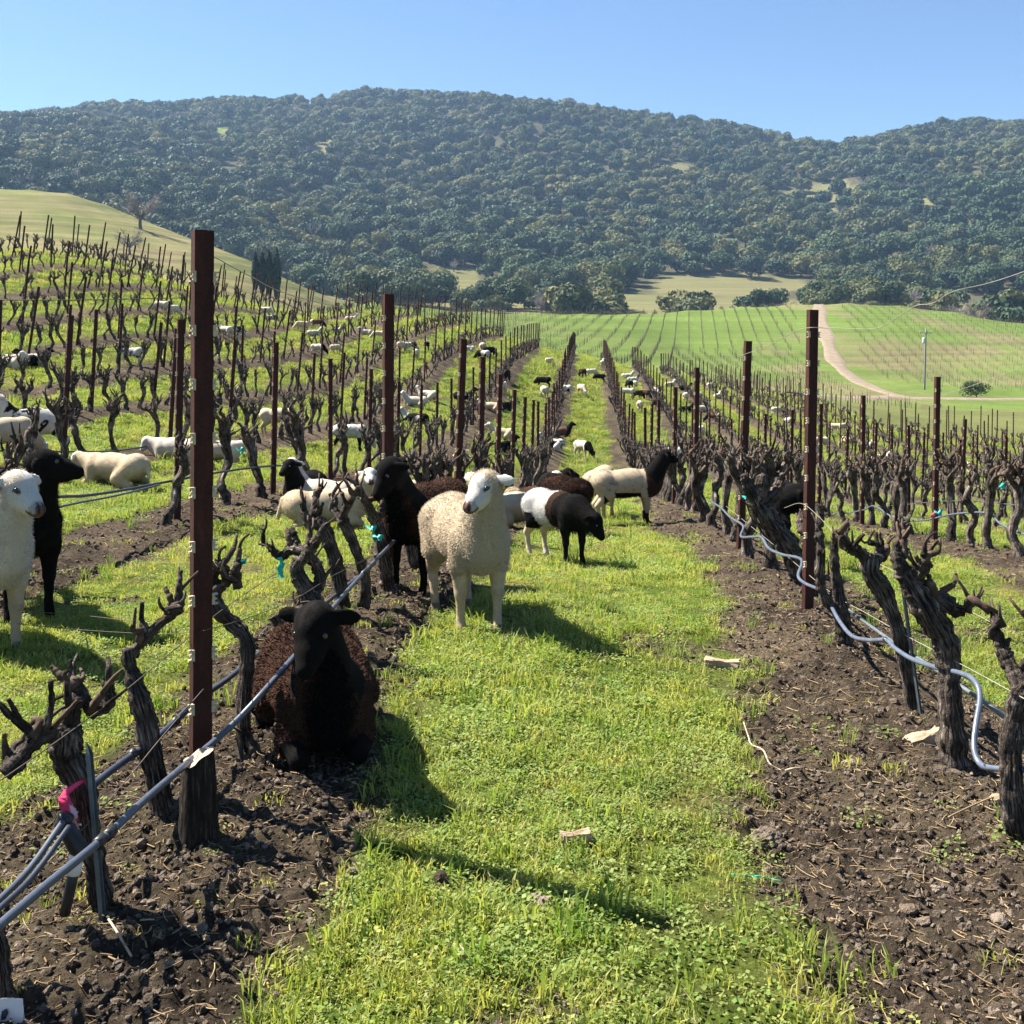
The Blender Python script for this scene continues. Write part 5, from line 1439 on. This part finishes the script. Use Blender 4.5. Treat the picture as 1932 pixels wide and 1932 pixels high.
near_sheep(1062, 990, 118, 'darkbrown', 'dark brown sheep seen from behind next to the grazing black and white sheep', dist=11.0, pose='graze', hp=R(-55), scale=.95, fat=1.08, strands=12000, curly=True)
near_sheep(972, 968, 14, 'cream', 'cream sheep lying behind the standing white sheep and looking away', dist=11.8, pose='lie', hy=R(40), hp=R(0), scale=1.0, strands=12000, neck_up=1.0)
near_sheep(1008, 920, 20, 'brownwhite', 'brown sheep with cream rump and black head lying at the vine row foot', dist=14.6, pose='lie', hy=R(15), hp=R(-5), scale=1.05, strands=10000, curly=True)
near_sheep(612, 960, 14, 'cream', 'cream sheep lying behind the spurred vines with its face to the camera', dist=10.3, pose='lie', hy=R(-92), hp=R(-10), ny=R(-20), scale=.94, strands=12000)
near_sheep(614, 935, 160, 'white', 'white sheep lying with its head up behind the cream lying sheep', dist=11.9, pose='lie', hy=R(-40), hp=R(5), scale=.92, strands=8000, neck_up=1.15)
near_sheep(575, 940, -100, 'black', 'black sheep lying beside the white sheep with head up', dist=12.2, pose='lie', hy=R(-20), hp=R(-20), scale=.95, strands=6000)
near_sheep(690, 918, 10, 'darkbrown', 'black-brown sheep lying behind the vine with the teal tie', dist=13.2, pose='lie', hy=R(150), hp=R(-5), scale=1.0, strands=6000)
near_sheep(766, 915, 20, 'cream', 'cream sheep lying behind the second steel post', dist=13.4, pose='lie', hy=R(30), hp=R(-20), scale=.95, strands=6000)
near_sheep(218, 914, 165, 'cream', 'cream sheep curled up asleep in the grass of the uphill alley', dist=12.1, pose='lie', hy=R(0), hp=R(-50), neck_up=.15, scale=.95, strands=8000)
near_sheep(70, 862, -150, 'pied', 'black and white patched sheep standing behind the black sheep', dist=13.6, hy=R(20), hp=R(-20), scale=1.0, strands=8000)
near_sheep(1478, 985, 100, 'black', 'black sheep standing behind the thick slanting vine', dist=11.0, pose='graze', hp=R(-55), scale=.95, strands=6000)

# all the others, small in the picture: one mesh each
POSES = {'s': dict(pose='stand', hp=R(-18)), 'sl': dict(pose='stand', hy=R(60), hp=R(-15)), 'g': dict(pose='graze', hp=R(-62)), 'gl': dict(pose='graze', hy=R(25), hp=R(-60)), 'l': dict(pose='lie', hp=R(-8)), 'll': dict(pose='lie', hy=R(55), hp=R(-8)), 'c': dict(pose='lie', hp=R(-50), neck_up=.2)}
BODY = {}
def small_mesh(ps, pat):
    if ps not in BODY: BODY[ps] = sheep_body(sheep_prims(**POSES[ps])[0], .019)
    if (ps, pat) not in CACHE:
        V, F, tg = BODY[ps]
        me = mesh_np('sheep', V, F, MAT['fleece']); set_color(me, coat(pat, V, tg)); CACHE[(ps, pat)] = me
    return CACHE[(ps, pat)]
FARS = [  # u, v of the feet, heading, pose, coat
    (1100, 865, -60, 'g', 'blackhead'), (1043, 850, 150, 'll', 'pied'), (1057, 826, 10, 'l', 'brownwhite'), (948, 828, 165, 'l', 'cream'), (953, 852, 30, 'l', 'black'), (870, 878, 90, 'c', 'cream'), (928, 777, 170, 'l', 'cream'), (951, 775, 20, 'l', 'black'),
    (950, 745, 80, 'g', 'white'), (955, 722, 60, 'g', 'black'), (1025, 732, 160, 'g', 'black'), (1064, 750, 190, 'g', 'halfblack'), (1027, 752, 100, 'g', 'white'), (1037, 692, 60, 'g', 'cream'), (1098, 746, -85, 'g', 'cream'), (1099, 713, 110, 'g', 'darkbrown'), (1116, 712, 10, 'g', 'white'), (1131, 722, 200, 'g', 'black'), (1137, 694, 90, 's', 'white'),
    (884, 663, 180, 'l', 'blackhead'), (910, 668, 90, 'g', 'cream'), (911, 682, 150, 'g', 'halfblack'), (923, 675, 60, 'g', 'black'), (874, 757, 10, 'l', 'black'),
    (1183, 714, 10, 'l', 'white'), (1194, 720, 0, 'l', 'pied'), (1187, 735, 100, 'g', 'black'), (1198, 734, 80, 'g', 'white'), (1184, 752, 170, 'g', 'white'), (1202, 754, 30, 'g', 'darkbrown'), (1218, 754, -60, 'g', 'darkbrown'), (1238, 748, -80, 'g', 'blacklegs'), (1207, 778, 85, 'g', 'cream'), (1236, 772, 100, 'g', 'darkbrown'),
    (1264, 730, 30, 'l', 'white'), (1294, 758, 80, 'g', 'white'), (1292, 738, 10, 'l', 'black'), (1294, 778, 10, 'l', 'black'), (1318, 757, 100, 'g', 'white'), (1322, 778, 20, 'l', 'white'), (1346, 800, 170, 'g', 'brownwhite'), (1340, 738, 60, 'g', 'white'), (1354, 752, 45, 'l', 'white'), (1322, 828, 60, 'g', 'white'),
    (1232, 866, 15, 'l', 'white'), (1200, 858, 160, 'l', 'black'), (1280, 876, 5, 'g', 'halfblack'), (1345, 868, 10, 'l', 'blackhead'), (1250, 900, 20, 'l', 'white'), (1466, 786, 10, 'g', 'blackhead'), (1488, 806, 100, 'g', 'pied'),
    (1578, 818, 170, 'g', 'cream'), (1590, 818, 10, 'g', 'cream'), (1549, 848, 200, 'g', 'cream'), (1597, 846, 110, 'g', 'cream'), (1633, 860, -60, 's', 'whitehead'), (1662, 872, 10, 'l', 'white'), (1826, 898, 90, 'g', 'cream'),
    (524, 826, 0, 'g', 'cream'), (660, 850, -8, 'g', 'blacklegs'), (785, 768, 170, 'll', 'white'), (808, 754, 160, 'l', 'white'), (784, 802, 175, 'l', 'whitehead'), (600, 671, -15, 'g', 'blackhead'), (633, 669, 60, 'g', 'cream'),
    (570, 625, 200, 'g', 'cream'), (598, 620, 10, 'g', 'brownwhite'), (592, 634, 20, 'l', 'white'), (633, 629, 40, 'l', 'white'), (662, 606, 0, 'l', 'white'), (691, 632, 200, 'l', 'white'), (714, 641, 180, 'g', 'cream'), (501, 596, 0, 'g', 'white'), (513, 612, 10, 'g', 'pied'),
    (757, 664, 60, 'g', 'cream'), (773, 663, 20, 'g', 'pied'), (785, 679, 100, 'g', 'white'), (805, 662, 90, 's', 'whitehead'),
    (16, 697, 10, 'l', 'white'), (30, 690, 30, 'c', 'white'), (50, 690, 170, 'l', 'black'), (64, 689, 0, 'l', 'blackhead'), (248, 688, 170, 's', 'pied'), (304, 592, 175, 'g', 'white'), (327, 598, 80, 'g', 'white'), (338, 645, 110, 'g', 'white'), (426, 640, 150, 's', 'white'), (442, 640, 0, 'g', 'pied'),
    (4, 880, 60, 'g', 'cream'), (336, 872, 165, 'c', 'white'), (408, 872, 10, 'c', 'white')]
PN = {'s': 'standing', 'sl': 'standing', 'g': 'grazing', 'gl': 'grazing', 'l': 'lying', 'll': 'lying', 'c': 'curled up'}
CN = {'cream': 'cream', 'white': 'white', 'black': 'black', 'darkbrown': 'dark brown', 'blackhead': 'black-headed white', 'halfblack': 'half white, half black', 'brownwhite': 'brown and cream', 'pied': 'black and white patched', 'blacklegs': 'white black-legged', 'whitehead': 'white-headed black'}
def zone(s, t):
    if -1.2 < s < 1.4: return 'in the main grass alley' + (' near its far end' if t > 48 else '')
    if -3.7 < s <= -1.2: return 'in the first alley uphill' + (' near its far end' if t > 40 else '')
    if -6.2 < s <= -3.7: return 'in the second alley uphill' + (' far along' if t > 30 else '')
    if s <= -6.2: return 'among the upper hillside vine rows' if s > -12.5 else 'high on the hillside below the crest'
    if s < 3.8: return 'in the first alley downhill' + (' far along' if t > 40 else '')
    if s < 6.3: return 'in the second alley downhill' + (' far along' if t > 40 else '')
    return 'among the lower vine rows before the dirt track'
for i, (u, v, hd, ps, pat) in enumerate(FARS):
    d_ = hit(u, v, 9.0, 95)
    x = (u - MID) / FPX * d_
    s, t = xy2st(x, d_)
    z = zone(s, t)
    o = obj('sheep', small_mesh(ps, pat), None, (x, d_, gz(x, d_) - .01), (0, 0, R(hd + random.gauss(0, 8))), random.uniform(.94, 1.06) * (.72 if v < 705 and u < 900 else .88))
    tag(o, '%s sheep %s %s' % (CN[pat], PN[ps], z), 'sheep', 'sheep of the flock ' + z)

# ------------------------------------------------------------------ the far vineyard, the track, the pole
def far_rows():
    pts = []
    phi = math.atan((1300 - MID) / FPX); c, s_ = math.cos(phi), math.sin(phi)
    for k in range(-75, 75):
        off = k * 2.46
        q = np.arange(96, 285, 1.35)
        x = off * c + q * s_; y = -off * s_ + q * c
        x = x + RNG.normal(0, .05, len(q)); y = y + RNG.normal(0, .12, len(q))
        z = ground0(x, y); u = MID + FPX * x / y; v = HOR - FPX * (z - CAMH) / y
        sq, tq = xy2st(x, y)
        up = (tq > t_end(np.clip(sq, -14, 16)) + 9) & (u > 560) & (u < 2050) & (y < 275) & (track_dist(x, y) > 5.0)
        low = (u > 1270) & (v > 663) & (y < 192) & (u < 1600 + (v - 690) * 3)
        up &= ~low & ~((u > 1560) & (y < 163)) & ~((u > 1700) & (y < 150))
        pts.append(np.stack([x, y, z], 1)[up])
    for k in range(0, 40):                     # lower block, same heading as the near rows
        s0 = ROW0 + 2.46 * k
        q = np.arange(99, 200, 1.35)
        x, y = st2xy(s0, q); x = x + RNG.normal(0, .05, len(q))
        z = ground0(x, y); u = MID + FPX * x / y; v = HOR - FPX * (z - CAMH) / y
        ok = (u > 1270) & (v > 663) & (y < 188) & (track_dist(x, y) > 4.5) & (u < 1600 + (v - 690) * 1.6) & (y > 104)
        pts.append(np.stack([x, y, z], 1)[ok])
    P = np.concatenate(pts); n = len(P)
    kinds = []
    for i in range(3):
        g = np.random.default_rng(900 + i)
        tr = tube_np([np.array([0, 0, -.1]), np.array([g.normal(0, .03), 0, .35]), np.array([g.normal(0, .05), g.normal(0, .05), .68])], [.032, .028, .03], 4, 5, .1, i)
        ar = [tube_np([np.array([0, 0, .62]), np.array([g.normal(0, .05), s * .28, .74 + g.uniform(0, .1)]), np.array([g.normal(0, .06), s * .5, .85 + g.uniform(0, .15)])], [.02, .018, .012], 4, 4, .1, i) for s in (-1, 1)]
        st = tube_np([np.array([.03, 0, -.1]), np.array([.03, 0, .7]), np.array([.03, 0, 1.5])], [.022, .022, .022], 3, 4)
        kinds.append(tube_mesh('far_vine', [tr] + ar + ([st] if i == 0 else []), MAT['bark']))
    scatter('far_vines', P, np.stack([np.zeros(n), np.zeros(n), -phi + RNG.normal(0, .2, n)], 1), RNG.uniform(.6, .95, n), RNG.integers(0, 3, n), kinds, 'fine dark lines of pruned vines on the far green hill')
    print('far vines', n)

TRACK = [(1543, 275), (1545, 262), (1547, 240), (1556, 215), (1566, 195), (1580, 178), (1618, 160), (1700, 140), (1760, 139), (1850, 144), (2000, 152)]
TRACK2 = [(1500, 114), (1580, 122), (1640, 130), (1700, 140)]
def tpts(T): return catmull([((u - MID) / FPX * d, d) for u, d in T], 120)
TP, TP2 = tpts(TRACK), tpts(TRACK2)
def track_dist(x, y):
    x = np.asarray(x); y = np.asarray(y)
    A = np.concatenate([TP, TP2])
    return np.sqrt(((x[:, None] - A[None, :, 0]) ** 2 + (y[:, None] - A[None, :, 1]) ** 2).min(1))
MAT['track'] = simple('track_dirt', [(0.3, (0.16, 0.122, 0.084)), (0.7, (0.25, 0.20, 0.145))], 0.8, 1.0, 0.3, 0.05)
def track_strip(name, Q, w, label):
    Tn = np.gradient(Q, axis=0); Tn /= np.linalg.norm(Tn, axis=1)[:, None]; Nn = np.stack([-Tn[:, 1], Tn[:, 0]], 1)
    V, F = [], []
    m = 7
    for i in range(len(Q)):
        wi = w * (1 + .18 * math.sin(i * .37) + RNG.normal(0, .05))
        for j in range(m):
            p = Q[i] + Nn[i] * wi * (j / (m - 1) - .5) * 2
            V.append((p[0], p[1], float(ground0(p[0], p[1])) + (.16 if 0 < j < m - 1 else .0)))
    for i in range(len(Q) - 1):
        for j in range(m - 1): F.append((i * m + j, i * m + j + 1, (i + 1) * m + j + 1, (i + 1) * m + j))
    tag(obj(name, mesh_np(name, V, F, MAT['track'])), label, kind='structure')
track_strip('dirt_track', TP, 1.3, 'pale dirt track winding over the far vineyard hill')
track_strip('dirt_path', TP2, 1.2, 'side branch of the dirt track along the vineyard foot')
far_rows()

def gpt(u, d, lift=0.0):
    x = (u - MID) / FPX * d
    return Vector((x, d, float(ground0(x, d)) + lift))
def pole():
    b = gpt(1744, 156); e = tag(obj('utility_pole', None, None, b, (0, R(1.5), 0)), 'thin grey utility pole with transformer beside the dirt track', 'pole')
    mw = mat_plain('pole_wood', (0.20, 0.20, 0.19), 0.9, 0.1); mm = mat_plain('pole_metal', (0.42, 0.46, 0.48), 0.5, 0.4)
    obj('shaft', tube_mesh('shaft', tube_np([np.array([0, 0, -1.]), np.array([0, 0, 4.]), np.array([0, 0, 8.6])], [.15, .13, .10], 8, 10), mw), e)
    obj('crossarm', tube_mesh('crossarm', tube_np([np.array([-.9, 0, 8.0]), np.array([0, 0, 8.02]), np.array([.9, 0, 8.0])], [.06, .06, .06], 4, 6), mw), e)
    obj('transformer', tube_mesh('transformer', tube_np([np.array([-.32, -.25, 6.5]), np.array([-.32, -.25, 6.9]), np.array([-.32, -.25, 7.3])], [.24, .25, .22], 6, 12), mm), e)
    for x_ in (-.8, 0, .8): obj('insulator', tube_mesh('insulator', tube_np([np.array([x_, 0, 8.05]), np.array([x_, 0, 8.2]), np.array([x_, 0, 8.3])], [.05, .07, .04], 4, 8), mm), e)
pole()

# ------------------------------------------------------------------ trees
def crown_mesh(name, seed, mat, nl=1500, lobes=8, leaf=0.5, rx=5.0, rz=4.2, base=2.2, core=True):
    """leaf clumps spread over uneven lobes; unit metres, foot at z = 0"""
    g = np.random.default_rng(seed); V, F = [], []
    L_ = []
    for i in range(lobes):
        a = g.uniform(0, 6.283); rr = rx * .62 * math.sqrt(g.uniform(.05, 1))
        L_.append((np.array([rr * math.cos(a), rr * math.sin(a), base + rz * g.uniform(.25, .95) * (1 - .35 * (rr / rx) ** 2)]), rx * g.uniform(.36, .56)))
    L_.append((np.array([0, 0, base + rz * .6]), rx * .66))
    wts = np.array([r * r for c, r in L_]); wts /= wts.sum()
    which = g.choice(len(L_), nl, p=wts)
    for i in range(nl):
        c, r = L_[which[i]]
        d = g.normal(0, 1, 3); d[2] = d[2] * .8 + .25; d /= np.linalg.norm(d)
        p = c + d * r * g.uniform(.72, 1.06) * np.array([1, 1, .82])
        n_ = d + g.normal(0, .33, 3); n_ /= np.linalg.norm(n_)
        t1 = np.cross(n_, g.normal(0, 1, 3)); t1 /= np.linalg.norm(t1); t2 = np.cross(n_, t1)
        s1, s2 = leaf * g.uniform(.5, 1.25), leaf * g.uniform(.4, 1.0)
        k = len(V)
        V += [p - t1 * s1, p - t2 * s2 * .7 + n_ * leaf * .2, p + t1 * s1, p + t2 * s2]
        F += [(k, k + 1, k + 2, k + 3)]
    return mesh_np(name, np.array(V), np.array(F), mat, False)

def bare_crown(name, seed, mat, rx=4.0, h=7.0, n=90):
    g = np.random.default_rng(seed); parts = []
    for i in range(9):
        a = g.uniform(0, 6.28); el = g.uniform(.5, 1.2)
        d = np.array([math.cos(a) * math.cos(el), math.sin(a) * math.cos(el), math.sin(el)])
        b = np.array([0, 0, h * .25]); e = b + d * h * g.uniform(.45, .7) * np.array([rx / 4, rx / 4, 1])
        m_ = (b + e) / 2 + g.normal(0, .3, 3)
        parts.append(tube_np([b, m_, e], [.16, .10, .05], 5, 4, .1, i))
        for q in range(n // 9):
            f = g.uniform(.3, 1); p = b + (e - b) * f; d2 = d + g.normal(0, .7, 3); d2 /= np.linalg.norm(d2)
            e2 = p + d2 * g.uniform(.8, 2.0); parts.append(tube_np([p, (p + e2) / 2 + g.normal(0, .1, 3), e2], [.055, .045, .03], 3, 3))
            for w in range(5):
                f2 = g.uniform(.3, 1); p2 = p + (e2 - p) * f2; e3 = p2 + (d2 + g.normal(0, .9, 3)) * g.uniform(.3, .8)
                parts.append(tube_np([p2, (p2 + e3) / 2, e3], [.03, .028, .02], 2, 3, cap=False))
    return tube_mesh(name, parts, mat)

def trunk_mesh(name, seed, h, r, mat, limbs=4):
    g = np.random.default_rng(seed)
    parts = [tube_np([np.array([0, 0, -1.0]), np.array([g.normal(0, .15), g.normal(0, .15), h * .5]), np.array([g.normal(0, .3), g.normal(0, .3), h])], [r * 1.4, r, r * .6], 7, 8, .08, seed)]
    for i in range(limbs):
        a = g.uniform(0, 6.28); b = np.array([0, 0, h * g.uniform(.45, .9)])
        e = b + np.array([math.cos(a) * h * .55, math.sin(a) * h * .55, h * .5])
        parts.append(tube_np([b, (b + e) / 2 + np.array([0, 0, -.15]), e], [r * .55, r * .4, r * .2], 5, 6, .08, seed + i))
    return tube_mesh(name, parts, mat)

MAT['oak'] = leafy('oak_leaf', (0.014, 0.036, 0.018), (0.058, 0.094, 0.034), 0.12, rough=0.7)
MAT['oak2'] = leafy('olive_leaf', (0.036, 0.062, 0.024), (0.098, 0.110, 0.042), 0.18, rough=0.7)
MAT['ylw'] = leafy('budding_leaf', (0.09, 0.105, 0.034), (0.15, 0.15, 0.055), 0.2, rough=0.7)
MAT['cyp'] = leafy('cypress_leaf', (0.018, 0.036, 0.018), (0.032, 0.055, 0.026), 0.1, rough=0.7)
MAT['tbark'] = simple('tree_bark', [(0.3, (0.06, 0.05, 0.04)), (0.7, (0.16, 0.14, 0.12))], 3, 0.95, 0.5, 0.05)
MAT['twig'] = simple('grey_twig', [(0.3, (0.15, 0.13, 0.125)), (0.7, (0.27, 0.24, 0.225))], 1.0, 0.95, 0.1, 0.02)
OAK = [crown_mesh('crown', 400 + i, MAT['oak' if i < 4 else 'oak2'], rx=5 + .5 * (i % 3), rz=4.0 + .6 * (i % 2)) for i in range(6)]
YLW = [crown_mesh('crown', 420 + i, MAT['ylw'], nl=800, rx=4.6) for i in range(2)]
BARE = [bare_crown('crown', 430 + i, MAT['twig']) for i in range(2)]
TRK = [trunk_mesh('trunk', 440 + i, 3.4, .26, MAT['tbark']) for i in range(3)]
FARTREE = [crown_mesh('tree', 460 + i, MAT[['oak', 'oak', 'oak2', 'oak', 'oak2', 'ylw'][i]], nl=560, lobes=6, leaf=.8, base=.8, rx=4.8, rz=5.0) for i in range(6)] + [bare_crown('tree', 470, MAT['twig'], n=54)]

def tree(p, kind, sc, label, group=None, rz=0.0, i=0, name=None):
    e = tag(obj(name or {'oak': 'oak_tree', 'ylw': 'budding_tree', 'bare': 'bare_tree'}[kind], None, None, p, (0, 0, rz), sc), label, 'tree', group)
    obj('trunk', TRK[i % 3], e)
    obj('crown', {'oak': OAK, 'ylw': YLW, 'bare': BARE}[kind][i % (6 if kind == 'oak' else 2)], e)
    return e

# named single trees
tree(gpt(266, 318), 'bare', 1.5, 'bare grey tree on the edge of the pasture hill', i=0)
tree(gpt(246, 262), 'bare', .9, 'small bare tree in the fold of the pasture hill', i=1)
for u, d_, sc, lb in [(856, 640, .95, 'pale bare tree beside the dry meadow'), (1172, 668, .9, 'bare tree at the wood edge above the tan meadow'), (1432, 690, 1.1, 'bare tree at the top edge of the tan meadow'), (1552, 655, 1.15, 'grey bare tree near the end of the tan meadow'), (1578, 655, 1.0, 'second grey bare tree at the end of the tan meadow'), (1843, 330, 1.25, 'broad purplish bare tree behind the right vineyard crest'), (1808, 338, 1.0, 'low purplish bare tree beside the broad one'), (1022, 420, 1.0, 'low grey bare tree before the dark oak clump')]:
    tree(gpt(u, d_), 'bare', sc, lb, i=int(u) % 2, rz=u)
bush = tag(obj('bush', None, None, gpt(1838, 148)), 'round green bush beside the dirt track', 'bush')
obj('foliage', crown_mesh('foliage', 480, MAT['oak2'], nl=1200, rx=1.9, rz=2.0, base=.1, leaf=.14), bush)
obj('stem', trunk_mesh('stem', 481, .8, .07, MAT['tbark'], 3), bush)
def cypress(u, d_, h, w, lb, i):
    g = np.random.default_rng(500 + i); V, F = [], []
    for q in range(1500):
        f = g.uniform(0, 1); rr = w * (math.sin(min(1, f * 1.25 + .12) * math.pi * .5) * (1 - f ** 2.2) + .05) * g.uniform(.75, 1.08); a = g.uniform(0, 6.28)
        p = np.array([rr * math.cos(a), rr * math.sin(a), .3 + h * f]); n_ = np.array([math.cos(a), math.sin(a), .3]) + g.normal(0, .4, 3); n_ /= np.linalg.norm(n_)
        t1 = np.cross(n_, [0, 0, 1.]); t1 /= np.linalg.norm(t1); t2 = np.cross(n_, t1); s_ = .26 * g.uniform(.6, 1.3)
        k = len(V); V += [p - t1 * s_ * .7, p - t2 * s_ * 1.6, p + t1 * s_ * .7, p + t2 * s_ * 1.6]; F.append((k, k + 1, k + 2, k + 3))
    e = tag(obj('cypress_tree', None, None, gpt(u, d_), (0, 0, i)), lb, 'tree', 'cypresses behind the hillside crest')
    obj('crown', mesh_np('crown', np.array(V), np.array(F), MAT['cyp'], False), e)
    obj('trunk', tube_mesh('trunk', tube_np([np.array([0, 0, -1.]), np.array([0, 0, h * .4]), np.array([0, 0, h * .7])], [.2, .16, .08], 4, 6), MAT['tbark']), e)
for i, (u, h, w, v_top) in enumerate([(482, 11, 1.1, 484), (495, 12, 1.3, 480), (508, 12.5, 1.2, 476), (522, 13, 1.2, 470)]):
    d_ = 250.0; x = (u - MID) / FPX * d_; ztop = CAMH + (HOR - v_top) / FPX * d_; hh = max(8.0, ztop - float(ground0(x, d_)))
    cypress(u, d_, hh, w, 'slim dark cypress in the group behind the hillside crest', i)

# forest: every tree is placed; the three hundred that show largest are single things
def forest():
    X, Y = [], []
    def add(d0, d1, a0, a1, sp, keep=None):
        n = int((a1 - a0) * (d1 * d1 - d0 * d0) / 2 / (sp * sp))
        d = np.sqrt(RNG.uniform(d0 * d0, d1 * d1, n)); a = RNG.uniform(a0, a1, n); x = a * d
        # drop crowded ones on a coarse cell grid
        cell = np.stack([np.floor(x / (sp * .8)), np.floor(d / (sp * .8))], 1).astype(int)
        _, first = np.unique(cell, axis=0, return_index=True); x, d = x[first], d[first]
        z = ground0(x, d); u = MID + FPX * x / d; v = HOR - FPX * (z - CAMH) / d
        ok = (clearing(u, v, d) < RNG.uniform(.2, 1.15, len(u))) & (fbm(x / 60, d / 60, 81, 3) > .16)
        if keep is not None: ok &= keep(u, v, d, x)
        X.append(x[ok]); Y.append(d[ok])
    add(575, 700, -.50, .50, 10.5, lambda u, v, d, x: ~((u > 1180) & (u < 1560) & (d < 672)) & ~((u > 780) & (u < 915) & (d < 650)) & ~((u < 480) & (d < 600)))
    add(700, 1000, -.50, .50, 10.5)
    add(1000, 1450, -.50, .50, 11.0)
    # clumps before the mountain foot
    add(395, 470, (860 - MID) / FPX, (1345 - MID) / FPX, 7.2, lambda u, v, d, x: (d > 410 + 30 * np.sin(u / 37.)) & ((u < 1210) | (d < 425)) & ~((u > 1150) & (u < 1215) & (d > 430)))
    add(470, 560, (560 - MID) / FPX, (840 - MID) / FPX, 8.0)
    add(400, 450, (640 - MID) / FPX, (830 - MID) / FPX, 7.0)
    add(455, 475, (1390 - MID) / FPX, (1480 - MID) / FPX, 9.0)
    add(440, 500, (1535 - MID) / FPX, (1790 - MID) / FPX, 7.0)
    add(360, 430, (1880 - MID) / FPX, (2010 - MID) / FPX, 7.0)
    add(500, 575, -.50, (430 - MID) / FPX, 8.0)
    x = np.concatenate(X); y = np.concatenate(Y); z = ground0(x, y); n = len(x)
    u = MID + FPX * x / y; v = HOR - FPX * (z - CAMH) / y
    r = RNG.uniform(size=n); nz = fbm(x / 45, y / 45, 83, 3)
    kind = np.where(r < .055, 'bare', np.where((nz > .57 - .05 * sstep(850, 1200, y)) & (r < .6), 'ylw', 'oak'))
    kind = np.where((y > 1150) & (r < .16), 'bare', kind)
    sc = RNG.uniform(.7, 1.75, n) * np.where(y < 560, 1.0, 1.2) * np.where(kind == 'bare', .85, 1.0)
    # what hides behind the pasture hill or the vineyard crest shows nothing
    inframe = (u > -15) & (u < 1947)
    hid = ((u < 470) & (v > np.interp(u, [0, 60, 130, 200, 260, 320, 400, 470], [356, 357, 363, 385, 410, 434, 463, 490]) + 18)) | (v > 594)
    order = np.argsort(np.where(inframe & ~hid, y / sc, 1e9))
    big = order[:286]
    KN = {'oak': ('dark green oak', 'oaks'), 'ylw': ('yellow-green budding tree', 'budding trees'), 'bare': ('leafless grey tree', 'leafless trees')}
    for i in big:
        where = 'in the clumps before the mountain' if y[i] < 560 else 'along the foot of the wooded mountain'
        a, b = KN[kind[i]]
        tree((x[i], y[i], z[i] - .2), str(kind[i]), float(sc[i]), '%s %s' % (a, where), '%s %s' % (b, where), float(RNG.uniform(0, 6.28)), int(RNG.integers(0, 6)))
    rest = order[286:]
    m = len(rest)
    pick = np.where(kind[rest] == 'bare', 6, np.where(kind[rest] == 'ylw', 5, np.where(fbm(x[rest] / 70, y[rest] / 70, 87, 3) + .12 * sstep(850, 1250, y[rest]) > .55, RNG.choice([2, 4], m), RNG.choice([0, 1, 3], m))))
    s3_ = np.stack([sc[rest] * RNG.uniform(.85, 1.2, m)] * 2 + [sc[rest] * RNG.uniform(.85, 1.25, m)], 1)
    scatter('forest', np.stack([x[rest], y[rest], z[rest] - .3], 1), np.stack([np.zeros(m), np.zeros(m), RNG.uniform(0, 6.28, m)], 1), s3_, pick, FARTREE, 'dense evergreen oak forest covering the mountain side')
    print('trees', n)
forest()

# ------------------------------------------------------------------ the air between here and the mountain
def haze():
    lo = (-2600, -300, -12.0); hi = (2600, 3300, 352.0)
    V = [(x, y, z) for z in (lo[2], hi[2]) for y in (lo[1], hi[1]) for x in (lo[0], hi[0])]
    F = [(0, 2, 3, 1), (4, 5, 7, 6), (0, 1, 5, 4), (2, 6, 7, 3), (0, 4, 6, 2), (1, 3, 7, 5)]
    m, nt, out = new_mat('haze')
    p = N(nt, 'ShaderNodeVolumePrincipled')
    p.inputs['Color'].default_value = (0.42, 0.66, 1.0, 1); p.inputs['Density'].default_value = HAZE; p.inputs['Anisotropy'].default_value = 0.2
    nt.links.new(p.outputs[0], out.inputs['Volume'])
    tag(obj('haze', mesh_np('haze', V, F, m, False)), 'thin blue haze between the vineyard and the mountain', kind='stuff')
HAZE = 0.00012
haze()
